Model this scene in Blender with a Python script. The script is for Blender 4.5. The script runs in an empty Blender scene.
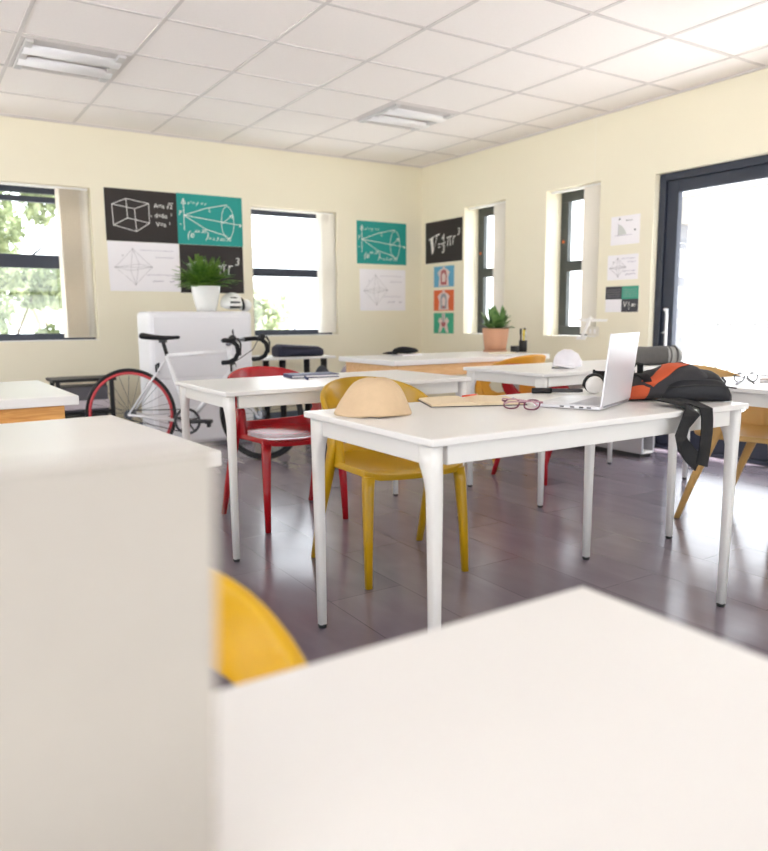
import bpy, bmesh, math, random
from mathutils import Vector, Matrix, noise
PI = math.pi
rnd = random.Random(7)
sc = bpy.context.scene
C = sc.collection

# ------------------------------------------------------------------ materials
def lin(c):
    return tuple(((v/255)/12.92 if v/255 <= .04045 else ((v/255+.055)/1.055)**2.4) for v in c)
MATS = {}
def mat(name, rgb, rough=.5, metal=0., var=.04, scale=30., bump=0., spec=.5, trans=0., coat=0.):
    """principled material whose colour and gloss wander a little with object-space noise"""
    if name in MATS: return MATS[name]
    m = bpy.data.materials.new(name); m.use_nodes = True
    nt = m.node_tree; b = nt.nodes['Principled BSDF']
    tc = nt.nodes.new('ShaderNodeTexCoord'); n = nt.nodes.new('ShaderNodeTexNoise')
    n.inputs['Scale'].default_value = scale; n.inputs['Detail'].default_value = 4
    nt.links.new(tc.outputs['Object'], n.inputs['Vector'])
    mx = nt.nodes.new('ShaderNodeMix'); mx.data_type = 'RGBA'
    c = lin(rgb)
    mx.inputs[6].default_value = tuple(max(0, v*(1-var)) for v in c)+(1,)
    mx.inputs[7].default_value = tuple(min(1, v*(1+var)) for v in c)+(1,)
    nt.links.new(n.outputs['Fac'], mx.inputs[0]); nt.links.new(mx.outputs[2], b.inputs['Base Color'])
    b.inputs['Roughness'].default_value = rough; b.inputs['Metallic'].default_value = metal
    b.inputs['Specular IOR Level'].default_value = spec
    if coat: b.inputs['Coat Weight'].default_value = coat; b.inputs['Coat Roughness'].default_value = .1
    if trans: b.inputs['Transmission Weight'].default_value = trans
    if bump:
        bp = nt.nodes.new('ShaderNodeBump'); bp.inputs['Strength'].default_value = bump; bp.inputs['Distance'].default_value = .01
        nt.links.new(n.outputs['Fac'], bp.inputs['Height']); nt.links.new(bp.outputs['Normal'], b.inputs['Normal'])
    MATS[name] = m
    return m

def wood_mat(name, a, b_, scale=6, axis='X', rough=.45):
    m = bpy.data.materials.new(name); m.use_nodes = True
    nt = m.node_tree; b = nt.nodes['Principled BSDF']
    tc = nt.nodes.new('ShaderNodeTexCoord'); mp = nt.nodes.new('ShaderNodeMapping')
    mp.inputs['Scale'].default_value = (1, 9, 9) if axis == 'X' else (9, 9, 1)
    n = nt.nodes.new('ShaderNodeTexNoise'); n.inputs['Scale'].default_value = scale; n.inputs['Detail'].default_value = 6
    n.inputs['Distortion'].default_value = 1.2
    r = nt.nodes.new('ShaderNodeValToRGB')
    r.color_ramp.elements[0].position = .3; r.color_ramp.elements[0].color = lin(a)+(1,)
    r.color_ramp.elements[1].position = .7; r.color_ramp.elements[1].color = lin(b_)+(1,)
    nt.links.new(tc.outputs['Object'], mp.inputs[0]); nt.links.new(mp.outputs[0], n.inputs['Vector'])
    nt.links.new(n.outputs['Fac'], r.inputs[0]); nt.links.new(r.outputs[0], b.inputs['Base Color'])
    b.inputs['Roughness'].default_value = rough
    MATS[name] = m
    return m

def floor_mat():
    m = bpy.data.materials.new('vinyl planks'); m.use_nodes = True
    nt = m.node_tree; b = nt.nodes['Principled BSDF']
    tc = nt.nodes.new('ShaderNodeTexCoord'); mp = nt.nodes.new('ShaderNodeMapping')
    mp.inputs['Rotation'].default_value = (0, 0, PI/2)
    br = nt.nodes.new('ShaderNodeTexBrick')
    br.inputs['Scale'].default_value = 1; br.inputs['Brick Width'].default_value = .92; br.inputs['Row Height'].default_value = .31
    br.inputs['Mortar Size'].default_value = .0016; br.inputs['Mortar Smooth'].default_value = .3
    br.inputs['Color1'].default_value = lin((114, 105, 115))+(1,); br.inputs['Color2'].default_value = lin((125, 115, 126))+(1,)
    br.inputs['Mortar'].default_value = lin((84, 76, 82))+(1,)
    nt.links.new(tc.outputs['Object'], mp.inputs[0]); nt.links.new(mp.outputs[0], br.inputs['Vector'])
    mp2 = nt.nodes.new('ShaderNodeMapping'); mp2.inputs['Scale'].default_value = (4, 1.3, 1)
    n = nt.nodes.new('ShaderNodeTexNoise'); n.inputs['Scale'].default_value = 2.2; n.inputs['Detail'].default_value = 7; n.inputs['Distortion'].default_value = .8
    nt.links.new(tc.outputs['Object'], mp2.inputs[0]); nt.links.new(mp2.outputs[0], n.inputs['Vector'])
    rr = nt.nodes.new('ShaderNodeMapRange'); rr.inputs['From Min'].default_value = .3; rr.inputs['From Max'].default_value = .7
    rr.inputs['To Min'].default_value = .90; rr.inputs['To Max'].default_value = 1.06
    nt.links.new(n.outputs['Fac'], rr.inputs['Value'])
    mul = nt.nodes.new('ShaderNodeVectorMath'); mul.operation = 'SCALE'
    nt.links.new(br.outputs['Color'], mul.inputs[0]); nt.links.new(rr.outputs[0], mul.inputs['Scale'])
    nt.links.new(mul.outputs[0], b.inputs['Base Color'])
    r2 = nt.nodes.new('ShaderNodeMapRange'); r2.inputs['To Min'].default_value = .12; r2.inputs['To Max'].default_value = .27
    nt.links.new(n.outputs['Fac'], r2.inputs['Value']); nt.links.new(r2.outputs[0], b.inputs['Roughness'])
    bp = nt.nodes.new('ShaderNodeBump'); bp.inputs['Strength'].default_value = .12; bp.inputs['Distance'].default_value = .004
    nt.links.new(n.outputs['Fac'], bp.inputs['Height']); nt.links.new(bp.outputs['Normal'], b.inputs['Normal'])
    b.inputs['Specular IOR Level'].default_value = .6
    return m

def glass_mat(name, fac=.05, tint=(1, 1, 1)):
    m = bpy.data.materials.new(name); m.use_nodes = True
    nt = m.node_tree; nt.nodes.remove(nt.nodes['Principled BSDF'])
    out = nt.nodes['Material Output']
    t = nt.nodes.new('ShaderNodeBsdfTransparent'); t.inputs[0].default_value = tint+(1,)
    g = nt.nodes.new('ShaderNodeBsdfGlossy'); g.inputs['Roughness'].default_value = .02
    mx = nt.nodes.new('ShaderNodeMixShader'); mx.inputs[0].default_value = fac
    nt.links.new(t.outputs[0], mx.inputs[1]); nt.links.new(g.outputs[0], mx.inputs[2]); nt.links.new(mx.outputs[0], out.inputs[0])
    return m

def leaf_mat(name, a, b_, translucency=.35):
    m = bpy.data.materials.new(name); m.use_nodes = True
    nt = m.node_tree; b = nt.nodes['Principled BSDF']; out = nt.nodes['Material Output']
    tc = nt.nodes.new('ShaderNodeTexCoord'); n = nt.nodes.new('ShaderNodeTexNoise'); n.inputs['Scale'].default_value = 14
    r = nt.nodes.new('ShaderNodeValToRGB'); r.color_ramp.elements[0].position = .35; r.color_ramp.elements[1].position = .65
    r.color_ramp.elements[0].color = lin(a)+(1,); r.color_ramp.elements[1].color = lin(b_)+(1,)
    nt.links.new(tc.outputs['Object'], n.inputs['Vector']); nt.links.new(n.outputs['Fac'], r.inputs[0]); nt.links.new(r.outputs[0], b.inputs['Base Color'])
    b.inputs['Roughness'].default_value = .4
    t = nt.nodes.new('ShaderNodeBsdfTranslucent'); nt.links.new(r.outputs[0], t.inputs[0])
    mx = nt.nodes.new('ShaderNodeMixShader'); mx.inputs[0].default_value = translucency
    nt.links.new(b.outputs[0], mx.inputs[1]); nt.links.new(t.outputs[0], mx.inputs[2]); nt.links.new(mx.outputs[0], out.inputs[0])
    MATS[name] = m
    return m

wall_m   = mat('cream paint', (238, 231, 208), .75, var=.015, scale=2.5, bump=.02)
white_m  = mat('white paint', (240, 238, 234), .6, var=.01)
ceil_m   = mat('ceiling board', (246, 240, 236), .85, var=.025, scale=60, bump=.05)
bar_m    = mat('ceiling bar', (216, 210, 207), .5, var=.01, spec=.5)
dark_m   = mat('charcoal aluminium', (46, 52, 66), .42, var=.05, spec=.5)
darkr_m  = mat('graphite aluminium', (62, 66, 64), .42, var=.05)
glass_m  = glass_mat('window glass', .04)
top_m    = mat('white laminate', (234, 233, 231), .32, var=.012, scale=4, spec=.45)
leg_m    = mat('white powder coat', (232, 231, 228), .4, var=.01)
black_m  = mat('black plastic', (26, 25, 26), .5, var=.1)
soft_black = mat('black fabric', (24, 24, 27), .85, var=.2, scale=120, bump=.2)
pine_m   = wood_mat('varnished pine', (206, 138, 62), (236, 178, 100))
pale_pine = wood_mat('pale pine', (226, 176, 118), (243, 204, 152))
yellow_m = mat('mustard plastic', (184, 143, 12), .3, var=.03, spec=.5)
yellow2_m = mat('bright yellow plastic', (214, 168, 0), .34, var=.03)
red_m    = mat('red plastic', (172, 22, 32), .25, var=.03)
ochre_m  = mat('ochre plastic', (196, 156, 92), .45, var=.03)
orange_m = mat('amber plastic', (214, 152, 40), .4, var=.03)
paper_m  = mat('white paper', (244, 241, 244), .8, var=.01)
blackpaper = mat('black print', (44, 38, 36), .7, var=.06)
teal_m   = mat('teal print', (30, 150, 142), .7, var=.05, scale=3)
chalk_m  = mat('chalk white', (244, 242, 238), .8, var=.02)
pencil_m = mat('grey pencil', (186, 182, 186), .8, var=.02)
lilac_m  = mat('pencil lilac', (168, 160, 178), .8, var=.02)

# ------------------------------------------------------------------ object helpers
def tag(o, label=None, cat=None, group=None, kind=None):
    if label: o['label'] = label
    if cat: o['category'] = cat
    if group: o['group'] = group
    if kind: o['kind'] = kind
    return o
def empty(name, loc=(0, 0, 0), rz=0, **k):
    o = bpy.data.objects.new(name, None); C.objects.link(o)
    o.location = loc; o.rotation_euler = (0, 0, rz); o.empty_display_size = .05
    return tag(o, **k)

class MB:
    """collects shapes; build() links them as ONE mesh object"""
    def __init__(s): s.bm = bmesh.new(); s.mi = 0; s.mats = []
    def use(s, m):
        if m not in s.mats: s.mats.append(m)
        s.mi = s.mats.index(m); return s
    def _fin(s, faces, smooth=False):
        for f in faces: f.material_index = s.mi; f.smooth = smooth
    def box(s, x0, x1, y0, y1, z0, z1, M=None):
        v = [s.bm.verts.new(Vector((x, y, z)) if M is None else M @ Vector((x, y, z))) for z in (z0, z1) for y in (y0, y1) for x in (x0, x1)]
        F = [(0, 2, 3, 1), (4, 5, 7, 6), (0, 1, 5, 4), (2, 6, 7, 3), (0, 4, 6, 2), (1, 3, 7, 5)]
        s._fin([s.bm.faces.new([v[i] for i in f]) for f in F]); return s
    def quad(s, pts): s._fin([s.bm.faces.new([s.bm.verts.new(Vector(p)) for p in pts])]); return s
    def loft(s, rings, smooth=True, caps=True, closed=True):
        """rings: equal-length lists of points"""
        R = [[s.bm.verts.new(Vector(p)) for p in r] for r in rings]; n = len(R[0]); fs = []
        for a, b in zip(R, R[1:]):
            for i in range(n if closed else n-1):
                j = (i+1) % n
                fs.append(s.bm.faces.new([a[i], a[j], b[j], b[i]]))
        if caps and closed: fs += [s.bm.faces.new(R[0][::-1]), s.bm.faces.new(R[-1])]
        s._fin(fs, smooth)
        if caps and closed: fs[-1].smooth = fs[-2].smooth = False
        return s
    def tube(s, pts, r, n=10, smooth=True, flat=1., up=None, closed=False):
        """sweep a circle (or ellipse: flat<1) along a polyline; r is one radius or one per point"""
        pts = [Vector(p) for p in pts]; m = len(pts)
        rr = r if isinstance(r, (list, tuple)) else [r]*m
        rings = []; prev = None
        for i, p in enumerate(pts):
            a = pts[(i-1) % m] if closed else pts[max(i-1, 0)]; b = pts[(i+1) % m] if closed else pts[min(i+1, m-1)]
            t = (b-a).normalized()
            if prev is None:
                ref = Vector(up) if up else (Vector((0, 0, 1)) if abs(t.z) < .9 else Vector((1, 0, 0)))
                x = t.cross(ref).normalized()
            else: x = (prev - t*prev.dot(t)).normalized()
            prev = x; y = t.cross(x)
            rings.append([p + x*math.cos(2*PI*k/n)*rr[i] + y*math.sin(2*PI*k/n)*rr[i]*flat for k in range(n)])
        if closed: rings.append(rings[0])
        return s.loft(rings, smooth, caps=not closed)
    def ribbon(s, pts, w, side, th=.003):
        """flat strap along pts, width w along the vector(s) side"""
        pts = [Vector(p) for p in pts]; rings = []
        for i, p in enumerate(pts):
            t = (pts[min(i+1, len(pts)-1)]-pts[max(i-1, 0)]).normalized()
            sd = Vector(side[i] if isinstance(side, list) else side); sd = (sd - t*sd.dot(t)).normalized(); nn = t.cross(sd)
            rings.append([p+sd*w/2+nn*th/2, p-sd*w/2+nn*th/2, p-sd*w/2-nn*th/2, p+sd*w/2-nn*th/2])
        return s.loft(rings, smooth=False)
    def lathe(s, prof, c=(0, 0, 0), n=32, smooth=True, M=None):
        c = Vector(c); rings = []
        for r, z in prof:
            ring = [Vector((r*math.cos(2*PI*k/n), r*math.sin(2*PI*k/n), z)) for k in range(n)]
            rings.append([(M @ p if M else p)+c for p in ring])
        return s.loft(rings, smooth, caps=True)
    def cyl(s, a, b, r, n=16, r2=None): return s.tube([a, b], [r, r if r2 is None else r2], n)
    def ellipsoid(s, c, rx, ry, rz, nu=16, nv=10, M=None, fn=None):
        c = Vector(c); rings = []
        for j in range(nv+1):
            t = -PI/2+PI*j/nv; t = max(min(t, PI/2-.02), -PI/2+.02)
            ring = [Vector((rx*math.cos(t)*math.cos(2*PI*k/nu), ry*math.cos(t)*math.sin(2*PI*k/nu), rz*math.sin(t))) for k in range(nu)]
            if fn: ring = [fn(p) for p in ring]
            rings.append([(M @ p if M else p)+c for p in ring])
        return s.loft(rings)
    def build(s, name, m=None, parent=None, bevel=0, subsurf=0, solid=0, seg=2, weld=False, **k):
        if weld: bmesh.ops.remove_doubles(s.bm, verts=s.bm.verts[:], dist=.0004)
        bmesh.ops.recalc_face_normals(s.bm, faces=s.bm.faces[:])
        me = bpy.data.meshes.new(name); s.bm.to_mesh(me); s.bm.free()
        for mm in (s.mats or [m]): me.materials.append(mm)
        o = bpy.data.objects.new(name, me); C.objects.link(o)
        if parent: o.parent = parent
        if solid: q = o.modifiers.new('solid', 'SOLIDIFY'); q.thickness = solid; q.offset = 0
        if bevel: q = o.modifiers.new('bevel', 'BEVEL'); q.width = bevel; q.segments = seg; q.limit_method = 'ANGLE'; q.angle_limit = math.radians(40)
        if subsurf: q = o.modifiers.new('sub', 'SUBSURF'); q.levels = subsurf; q.render_levels = subsurf
        return tag(o, **k)

def kids(o): return [c for c in C.objects if c.parent == o]
def copy_tree(o, parent=None):
    c = o.copy(); C.objects.link(c)
    if parent: c.parent = parent
    for ch in kids(o): copy_tree(ch, c)
    return c
def place(o, loc, rz=0, **k):
    o.location = loc; o.rotation_euler = (0, 0, rz); return tag(o, **k)
def remat(o, old, new):
    """give a copied thing its own colour"""
    for c in [o]+kids(o)+[g for q in kids(o) for g in kids(q)]:
        if c.type == 'MESH' and old in list(c.data.materials):
            c.data = c.data.copy()
            for i, m in enumerate(c.data.materials):
                if m == old: c.data.materials[i] = new
def text_into(mb, body, M, size, shear=0., align='LEFT'):
    """lettering as flat faces, merged into mb at matrix M"""
    cu = bpy.data.curves.new('lettering', 'FONT'); cu.body = body; cu.size = size; cu.shear = shear; cu.align_x = align; cu.resolution_u = 3
    ob = bpy.data.objects.new('lettering', cu)
    me = ob.to_mesh()
    vs = [mb.bm.verts.new(M @ v.co) for v in me.vertices]; fs = []
    for p in me.polygons:
        try: fs.append(mb.bm.faces.new([vs[i] for i in p.vertices]))
        except ValueError: pass
    mb._fin(fs)
    ob.to_mesh_clear(); bpy.data.objects.remove(ob); bpy.data.curves.remove(cu)

# ------------------------------------------------------------------ room
XW, YW, ZC = 4.855, 6.77, 2.618          # right wall, back wall, ceiling
XL, YF, TH = -3.0, -2.6, .24
def wall(name, u0, u1, z0, z1, holes, P, m):
    """wall slab with rectangular openings; P(u, z, d) maps wall coordinates (d = depth into the wall) to the room"""
    us = sorted({u0, u1, *[h[0] for h in holes], *[h[1] for h in holes]}); zs = sorted({z0, z1, *[h[2] for h in holes], *[h[3] for h in holes]})
    solid = lambda i, j: 0 <= i < len(us)-1 and 0 <= j < len(zs)-1 and not any(h[0]-1e-6 <= us[i] and us[i+1] <= h[1]+1e-6 and h[2]-1e-6 <= zs[j] and zs[j+1] <= h[3]+1e-6 for h in holes)
    mb = MB()
    for i in range(len(us)-1):
        for j in range(len(zs)-1):
            if not solid(i, j): continue
            a, b, c, d = us[i], us[i+1], zs[j], zs[j+1]
            mb.quad([P(a, c, 0), P(b, c, 0), P(b, d, 0), P(a, d, 0)]); mb.quad([P(a, c, TH), P(b, c, TH), P(b, d, TH), P(a, d, TH)])
            if not solid(i-1, j): mb.quad([P(a, c, 0), P(a, d, 0), P(a, d, TH), P(a, c, TH)])
            if not solid(i+1, j): mb.quad([P(b, c, 0), P(b, d, 0), P(b, d, TH), P(b, c, TH)])
            if not solid(i, j-1): mb.quad([P(a, c, 0), P(b, c, 0), P(b, c, TH), P(a, c, TH)])
            if not solid(i, j+1): mb.quad([P(a, d, 0), P(b, d, 0), P(b, d, TH), P(a, d, TH)])
    return mb.build(name, m, weld=True, kind='structure')
PB = lambda u, z, d: (u, YW+d, z)
PR = lambda u, z, d: (XW+d, u, z)
PL = lambda u, z, d: (XL-d, u, z)
PF = lambda u, z, d: (u, YF-d, z)
W1 = (.10, 1.438, .848, 2.115); W2 = (2.875, 3.80, .85, 2.075)
W3 = (5.43, 6.04, .853, 2.108); W4 = (4.295, 4.90, .853, 2.106); DR = (1.55, 3.775, 0., 2.077)
ADDED_WL = [(-2.2, .4, .0, 2.25), (1.0, 3.6, .0, 2.25), (4.2, 6.2, .0, 2.25)]  # left wall, out of view: invented glazing, added to let in more daylight
ADDED_WF = [(-2.4, -.4, .0, 2.3), (1.4, 3.9, .0, 2.3)]  # wall behind the camera: openings likewise made up to brighten the room
wall('wall_back', XL-TH, XW+TH, 0, ZC, [W1, W2], PB, wall_m)
wall('wall_right', YF, YW, 0, ZC, [W3, W4, DR], PR, wall_m)
wall('wall_left', YF, YW, 0, ZC, ADDED_WL, PL, wall_m)
wall('wall_front', XL-TH, XW+TH, 0, ZC, ADDED_WF, PF, wall_m)
MB().box(XL-TH, XW+TH, YF-TH, YW+TH, -.08, 0).build('floor', floor_mat(), kind='structure')
# ceiling: lay-in boards between metal bars
GX = [.70+.633*k for k in range(-6, 7)]; GX = [x for x in GX if XL < x < XW]
GY = [4.85+.633*k for k in range(-12, 4)]; GY = [y for y in GY if YF < y < YW]
MB().box(XL-TH, XW+TH, YF-TH, YW+TH, ZC, ZC+.08).build('ceiling', ceil_m, kind='structure')
mb = MB()
for x in GX: mb.box(x-.011, x+.011, YF, YW, ZC-.005, ZC+.002)
for y in GY: mb.box(XL, XW, y-.0109, y+.0109, ZC-.0052, ZC+.002)
mb.box(XL, XW, YW-.02, YW, ZC-.012, ZC); mb.box(XW-.02, XW, YF, YW, ZC-.012, ZC)
mb.build('trim_1', bar_m, kind='structure')
base_m = mat('grey skirting', (112, 122, 136), .5, var=.04)
MB().box(XL, XW-.014, YW-.014, YW, 0, .1).build('baseboard_back', base_m, bevel=.003, kind='structure')
MB().box(XW-.014, XW, DR[1]+.005, YW, 0, .1).build('baseboard_right', base_m, bevel=.003, kind='structure')

# recessed ceiling lights (off)
def ceiling_light(x0, y0, label):
    t = empty('ceiling_light', (x0, y0, ZC-.006), label=label, cat='ceiling light', group='recessed ceiling lights')
    s = .611
    grey = mat('light fitting grey', (208, 205, 204), .5, var=.03); dif = mat('light diffuser', (242, 240, 241), .35, var=.01)
    f = MB()
    f.box(0, s, 0, .02, -.004, .004).box(0, s, s-.02, s, -.004, .004).box(0, .02, .02, s-.02, -.004, .004).box(s-.02, s, .02, s-.02, -.004, .004)
    f.build('frame', bar_m, t)
    rec = mat('light recess', (204, 199, 196), .6, var=.03)
    MB().box(.02, s-.02, .03, .17, -.002, .003).box(.02, s-.02, s-.17, s-.03, -.002, .003).build('slot', rec, t)
    # two curved diffuser troughs with end louvres
    d = MB()
    for c0 in (.19, s-.19):
        d.loft([[(x, c0+.075*math.cos(a), -.003-.028*math.sin(a)) for a in [PI*k/8 for k in range(9)]] for x in (.03, s-.03)], closed=False)
    d.build('diffuser', dif, t, solid=.002)
    for xx in (.025, s-.07): MB().box(xx, xx+.045, .03, s-.03, -.02, .001).build('end_louvre', grey, t, bevel=.003)
    return t
ceiling_light(.711, 4.861, 'square recessed ceiling light nearest the large window, over the bicycle side of the room')
ceiling_light(3.243, 4.861, 'square recessed ceiling light near the far corner of the ceiling')

# windows
def window(name, W, P, frame_m, d0, transom, mull=None, th=.055, latch=None):
    u0, u1, z0, z1 = W
    root = empty(name, P((u0+u1)/2, z0, d0), kind='structure')
    off = Vector(root.location)
    Q = lambda u, z, d: Vector(P(u, z, d))-off
    def bx(mb, a, b, c, d, e, f):
        p, q = Q(a, c, e), Q(b, d, f)
        mb.box(min(p.x, q.x), max(p.x, q.x), min(p.y, q.y), max(p.y, q.y), min(p.z, q.z), max(p.z, q.z))
    f = MB(); e = d0+.05
    bx(f, u0, u1, z0, z0+th, d0, e); bx(f, u0, u1, z1-th, z1, d0, e)
    bx(f, u0, u0+th, z0+th, z1-th, d0, e); bx(f, u1-th, u1, z0+th, z1-th, d0, e)
    for (a, b) in transom: bx(f, u0+th, u1-th, a, b, d0-.006, e)
    for (a, b) in (mull or []): bx(f, a, b, z0+th, z1-th, d0+.002, e-.002)
    f.build('frame', frame_m, root, bevel=.004)
    g = MB(); bx(g, u0+.01, u1-.01, z0+.01, z1-.01, d0+.024, d0+.028); g.build('pane', glass_m, root)
    s = MB(); bx(s, u0, u1, z0-.001, z0+.004, 0, d0); s.build('sill', white_m, root)
    if latch:
        h = MB(); h.tube([Q(latch[0], latch[1], d0-.01), Q(latch[0]+.02, latch[1]+.015, d0-.03), Q(latch[0]+.07, latch[1]+.06, d0-.035)], [.008, .008, .006])
        h.build('latch', black_m, root)
    return root
window('window_1', W1, PB, dark_m, .13, [(1.45, 1.56), (1.985, 2.03)], [(.55, .60)], .06, (.98, 1.56))
window('window_2', W2, PB, dark_m, .13, [(1.43, 1.51)], None, .06, (3.35, .915))
window('window_3', W3, PR, darkr_m, .185, [(1.42, 1.51)], None, .085)
window('window_4', W4, PR, darkr_m, .185, [(1.42, 1.51)], None, .085)
for k, w in enumerate(ADDED_WL): window('window_%d' % (5+k), w, PL, dark_m, .13, [(1.5, 1.58)])
for k, w in enumerate(ADDED_WF): window('window_%d' % (8+k), w, PF, dark_m, .13, [(1.5, 1.58)])
# small orange stickers on the two narrow frames
for k, (y, z, lb) in enumerate(((6.0, 1.66, 'small orange dot stuck on the frame of the narrow window by the corner'), (4.86, 1.68, 'small orange dot stuck on the frame of the narrow window by the door'))):
    MB().lathe([(.001, 0), (.014, 0), (.012, .003), (.001, .004)], (XW+.181, y, z), 14, M=Matrix.Rotation(-PI/2, 3, 'Y')).build('sticker', mat('orange sticker', (236, 112, 40), .5), label=lb, cat='sticker')

# gathered vertical blinds
blind_m = mat('blind fabric', (230, 222, 208), .8, var=.05, scale=90)
blindw_m = mat('pale blind fabric', (240, 236, 228), .8, var=.04, scale=90)
def blind(P, W, stack, d, n, m, label, pale=0):
    u0, u1, z0, z1 = W
    o = Vector(P((stack[0]+stack[1])/2, z0+.02, d))
    t = empty('vertical_blind', o, label=label, cat='blind', group='vertical blinds drawn aside')
    Q = lambda u, z, dd: Vector(P(u, z, dd))-o
    h = MB(); p, q = Q(u0+.02, z1-.022, d-.018), Q(u1-.01, z1-.003, d+.018)
    h.box(min(p.x, q.x), max(p.x, q.x), min(p.y, q.y), max(p.y, q.y), p.z, q.z).build('headrail', white_m, t, bevel=.003)
    s = MB()
    for k in range(n):
        u = stack[0]+(stack[1]-stack[0])*(k+.5)/n; a = (stack[1]-stack[0])/n*.62
        rings = [[Q(u-a, z, d+.030), Q(u-a*.1, z, d+.003), Q(u+a, z, d-.030)] for z in (z0+.022, z1-.02)]
        s.loft(rings, closed=False, smooth=False)
    s.build('slat_stack', m, t, solid=.0015)
    if pale:
        s = MB(); u = stack[1]+.004; s.loft([[Q(u, z, d+.03), Q(u+.012, z, d), Q(u+pale*.5, z, d-.012), Q(u+pale, z, d+.01)] for z in (z0+.022, z1-.02)], closed=False).build('end_slat', blindw_m, t, solid=.0015, label='pale end slat')
    c = MB(); c.tube([Q(stack[1]-.01, z1-.05, d-.046), Q(stack[1]-.008, z0+.12, d-.05)], .0022, 6); c.build('pull_cord', white_m, t)
blind(PB, W1, (1.175, 1.36), .05, 10, blind_m, 'cream vertical blind bunched at the side of the wide window by the maths posters', .07)
blind(PB, W2, (3.62, 3.79), .065, 8, blindw_m, 'pale vertical blind bunched at the side of the window above the dark bag')
blind(PR, W3, (5.44, 5.62), .06, 7, blindw_m, 'pale vertical blind in the narrow window above the terracotta pot')
blind(PR, W4, (4.305, 4.49), .06, 8, blindw_m, 'vertical blind in the narrow window behind the white model plane')

# sliding glass door
dr = empty('door_1', (XW+.10, DR[0], 0), kind='structure')
f = MB(); y0, y1, z1 = 0, DR[1]-DR[0], DR[3]
f.box(-.04, .06, y1-.055, y1, 0, z1).box(-.04, .06, 0, .055, 0, z1).box(-.04, .06, .055, y1-.055, z1-.055, z1).box(-.04, .06, .055, y1-.055, 0, .03)
f.build('frame', dark_m, dr, bevel=.004)
s = MB(); a, b = 1.03, y1-.055
s.box(-.02, .03, b-.10, b, .03, z1-.055).box(-.02, .03, a, a+.10, .03, z1-.055).box(-.02, .03, a+.1, b-.1, z1-.145, z1-.055).box(-.02, .03, a+.1, b-.1, .03, .19)
sash = s.build('sash', dark_m, dr, bevel=.004)
s = MB(); s.box(.03, .058, a+.05, a+.12, .03, z1-.055).box(.03, .058, .055, .14, .03, z1-.055).box(.03, .058, .14, a+.05, z1-.145, z1-.055).box(.03, .058, .14, a+.05, .03, .19)
s.build('fixed_sash', dark_m, dr, bevel=.004)
MB().box(0, .006, a+.05, b-.05, .1, z1-.1).build('pane', glass_m, sash)
MB().box(.04, .046, .1, a+.06, .1, z1-.1).build('fixed_pane', glass_m, dr)
h = MB(); hy = b-.05
h.tube([(-.02, hy, 1.07), (-.055, hy, 1.07), (-.066, hy-.012, 1.07), (-.07, hy-.03, 1.06), (-.07, hy-.033, 1.03), (-.07, hy-.033, .80), (-.066, hy-.02, .77), (-.055, hy, .765), (-.02, hy, .765)], .011, 10)
h.build('handle', mat('white handle', (238, 238, 240), .35), dr)
k = MB(); k.cyl((-.022, hy+.005, .90), (-.03, hy+.005, .90), .014).tube([(-.028, hy+.005, .90), (-.05, hy+.005, .9), (-.055, hy+.02, .895)], .005, 6)
k.build('lock', mat('steel', (190, 192, 196), .3, metal=.8), dr)

# ------------------------------------------------------------------ outside
ground_m = mat('pale paving', (224, 224, 224), .8, var=.05, scale=5)
MB().box(-14, 22, -12, 24, -.2, -.1).build('ground', ground_m, kind='structure')
rail_m = mat('pale railing', (120, 120, 122), .5, var=.01)
rl = empty('railing', (8.2, 3, -.1), label='pale balustrade railing along the terrace outside the glass door', cat='railing')
MB().box(-.03, .03, -5, 4.5, 1.02, 1.08).box(-.02, .02, -5, 4.5, .12, .17).build('rail', rail_m, rl, bevel=.004)
for k in range(60):
    y = -4.9+k*.155
    MB().box(-.016, .016, y-.016, y+.016, .17, 1.02).build('baluster', rail_m, rl)
pg = empty('terrace_roof', (8.6, 1, -.1), label='pale terrace roof beam on a post outside the glass door', cat='terrace roof')
MB().box(-.12, .12, -6, 5.4, 2.28, 2.62).build('beam', mat('terrace beam', (128, 123, 118), .6), pg)
MB().box(-.09, .09, 5.2, 5.36, 0, 2.28).build('post', mat('terrace post', (104, 104, 108), .6), pg)

bush_a = leaf_mat('shrub leaves', (112, 126, 92), (178, 188, 150))
bush_b = leaf_mat('pale shrub leaves', (160, 172, 140), (208, 214, 188))
bark_m = mat('bark', (120, 98, 78), .9, var=.2, bump=.3)
def bush(loc, r, h, n, m, label, seed, base=.25):
    rr = random.Random(seed)
    t = empty('garden_shrub', loc, label=label, cat='shrub', group='garden shrubs outside the back windows')
    f = MB(); cl = [Vector((rr.gauss(0, .45)*r, rr.gauss(0, .35)*r, base+h*rr.random())) for _ in range(26)]
    for i in range(n):
        c = cl[i % len(cl)]; d = Vector((rr.gauss(0, 1), rr.gauss(0, 1), rr.gauss(0, 1))).normalized()*(.30*r)*rr.random()**.4
        p = c+d; s = .045+.05*rr.random()
        a = Vector((rr.gauss(0, 1), rr.gauss(0, 1), rr.gauss(0, 1))).normalized(); b = a.cross(Vector((rr.random(), rr.random(), 1))).normalized(); nn = a.cross(b)
        f.quad([p-a*s, p-b*s*.42+nn*s*.12, p+a*s, p+b*s*.42+nn*s*.12])
    f.build('foliage', m, t)
    st = MB()
    for c in cl[:9]: st.tube([(c.x*.1, c.y*.1, 0), (c.x*.5, c.y*.5, c.z*.5), tuple(c)], [.03, .02, .006], 6)
    st.build('stem', bark_m, t)
bush((.62, 8.7, -.1), .95, 2.1, 7200, bush_a, 'tall leafy green shrub beyond the pane of the wide window', 3)
bush((-1.6, 11.8, -.1), 1.0, 2.2, 4200, bush_b, 'pale leafy shrub beyond the far end of the wide window', 4)
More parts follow.
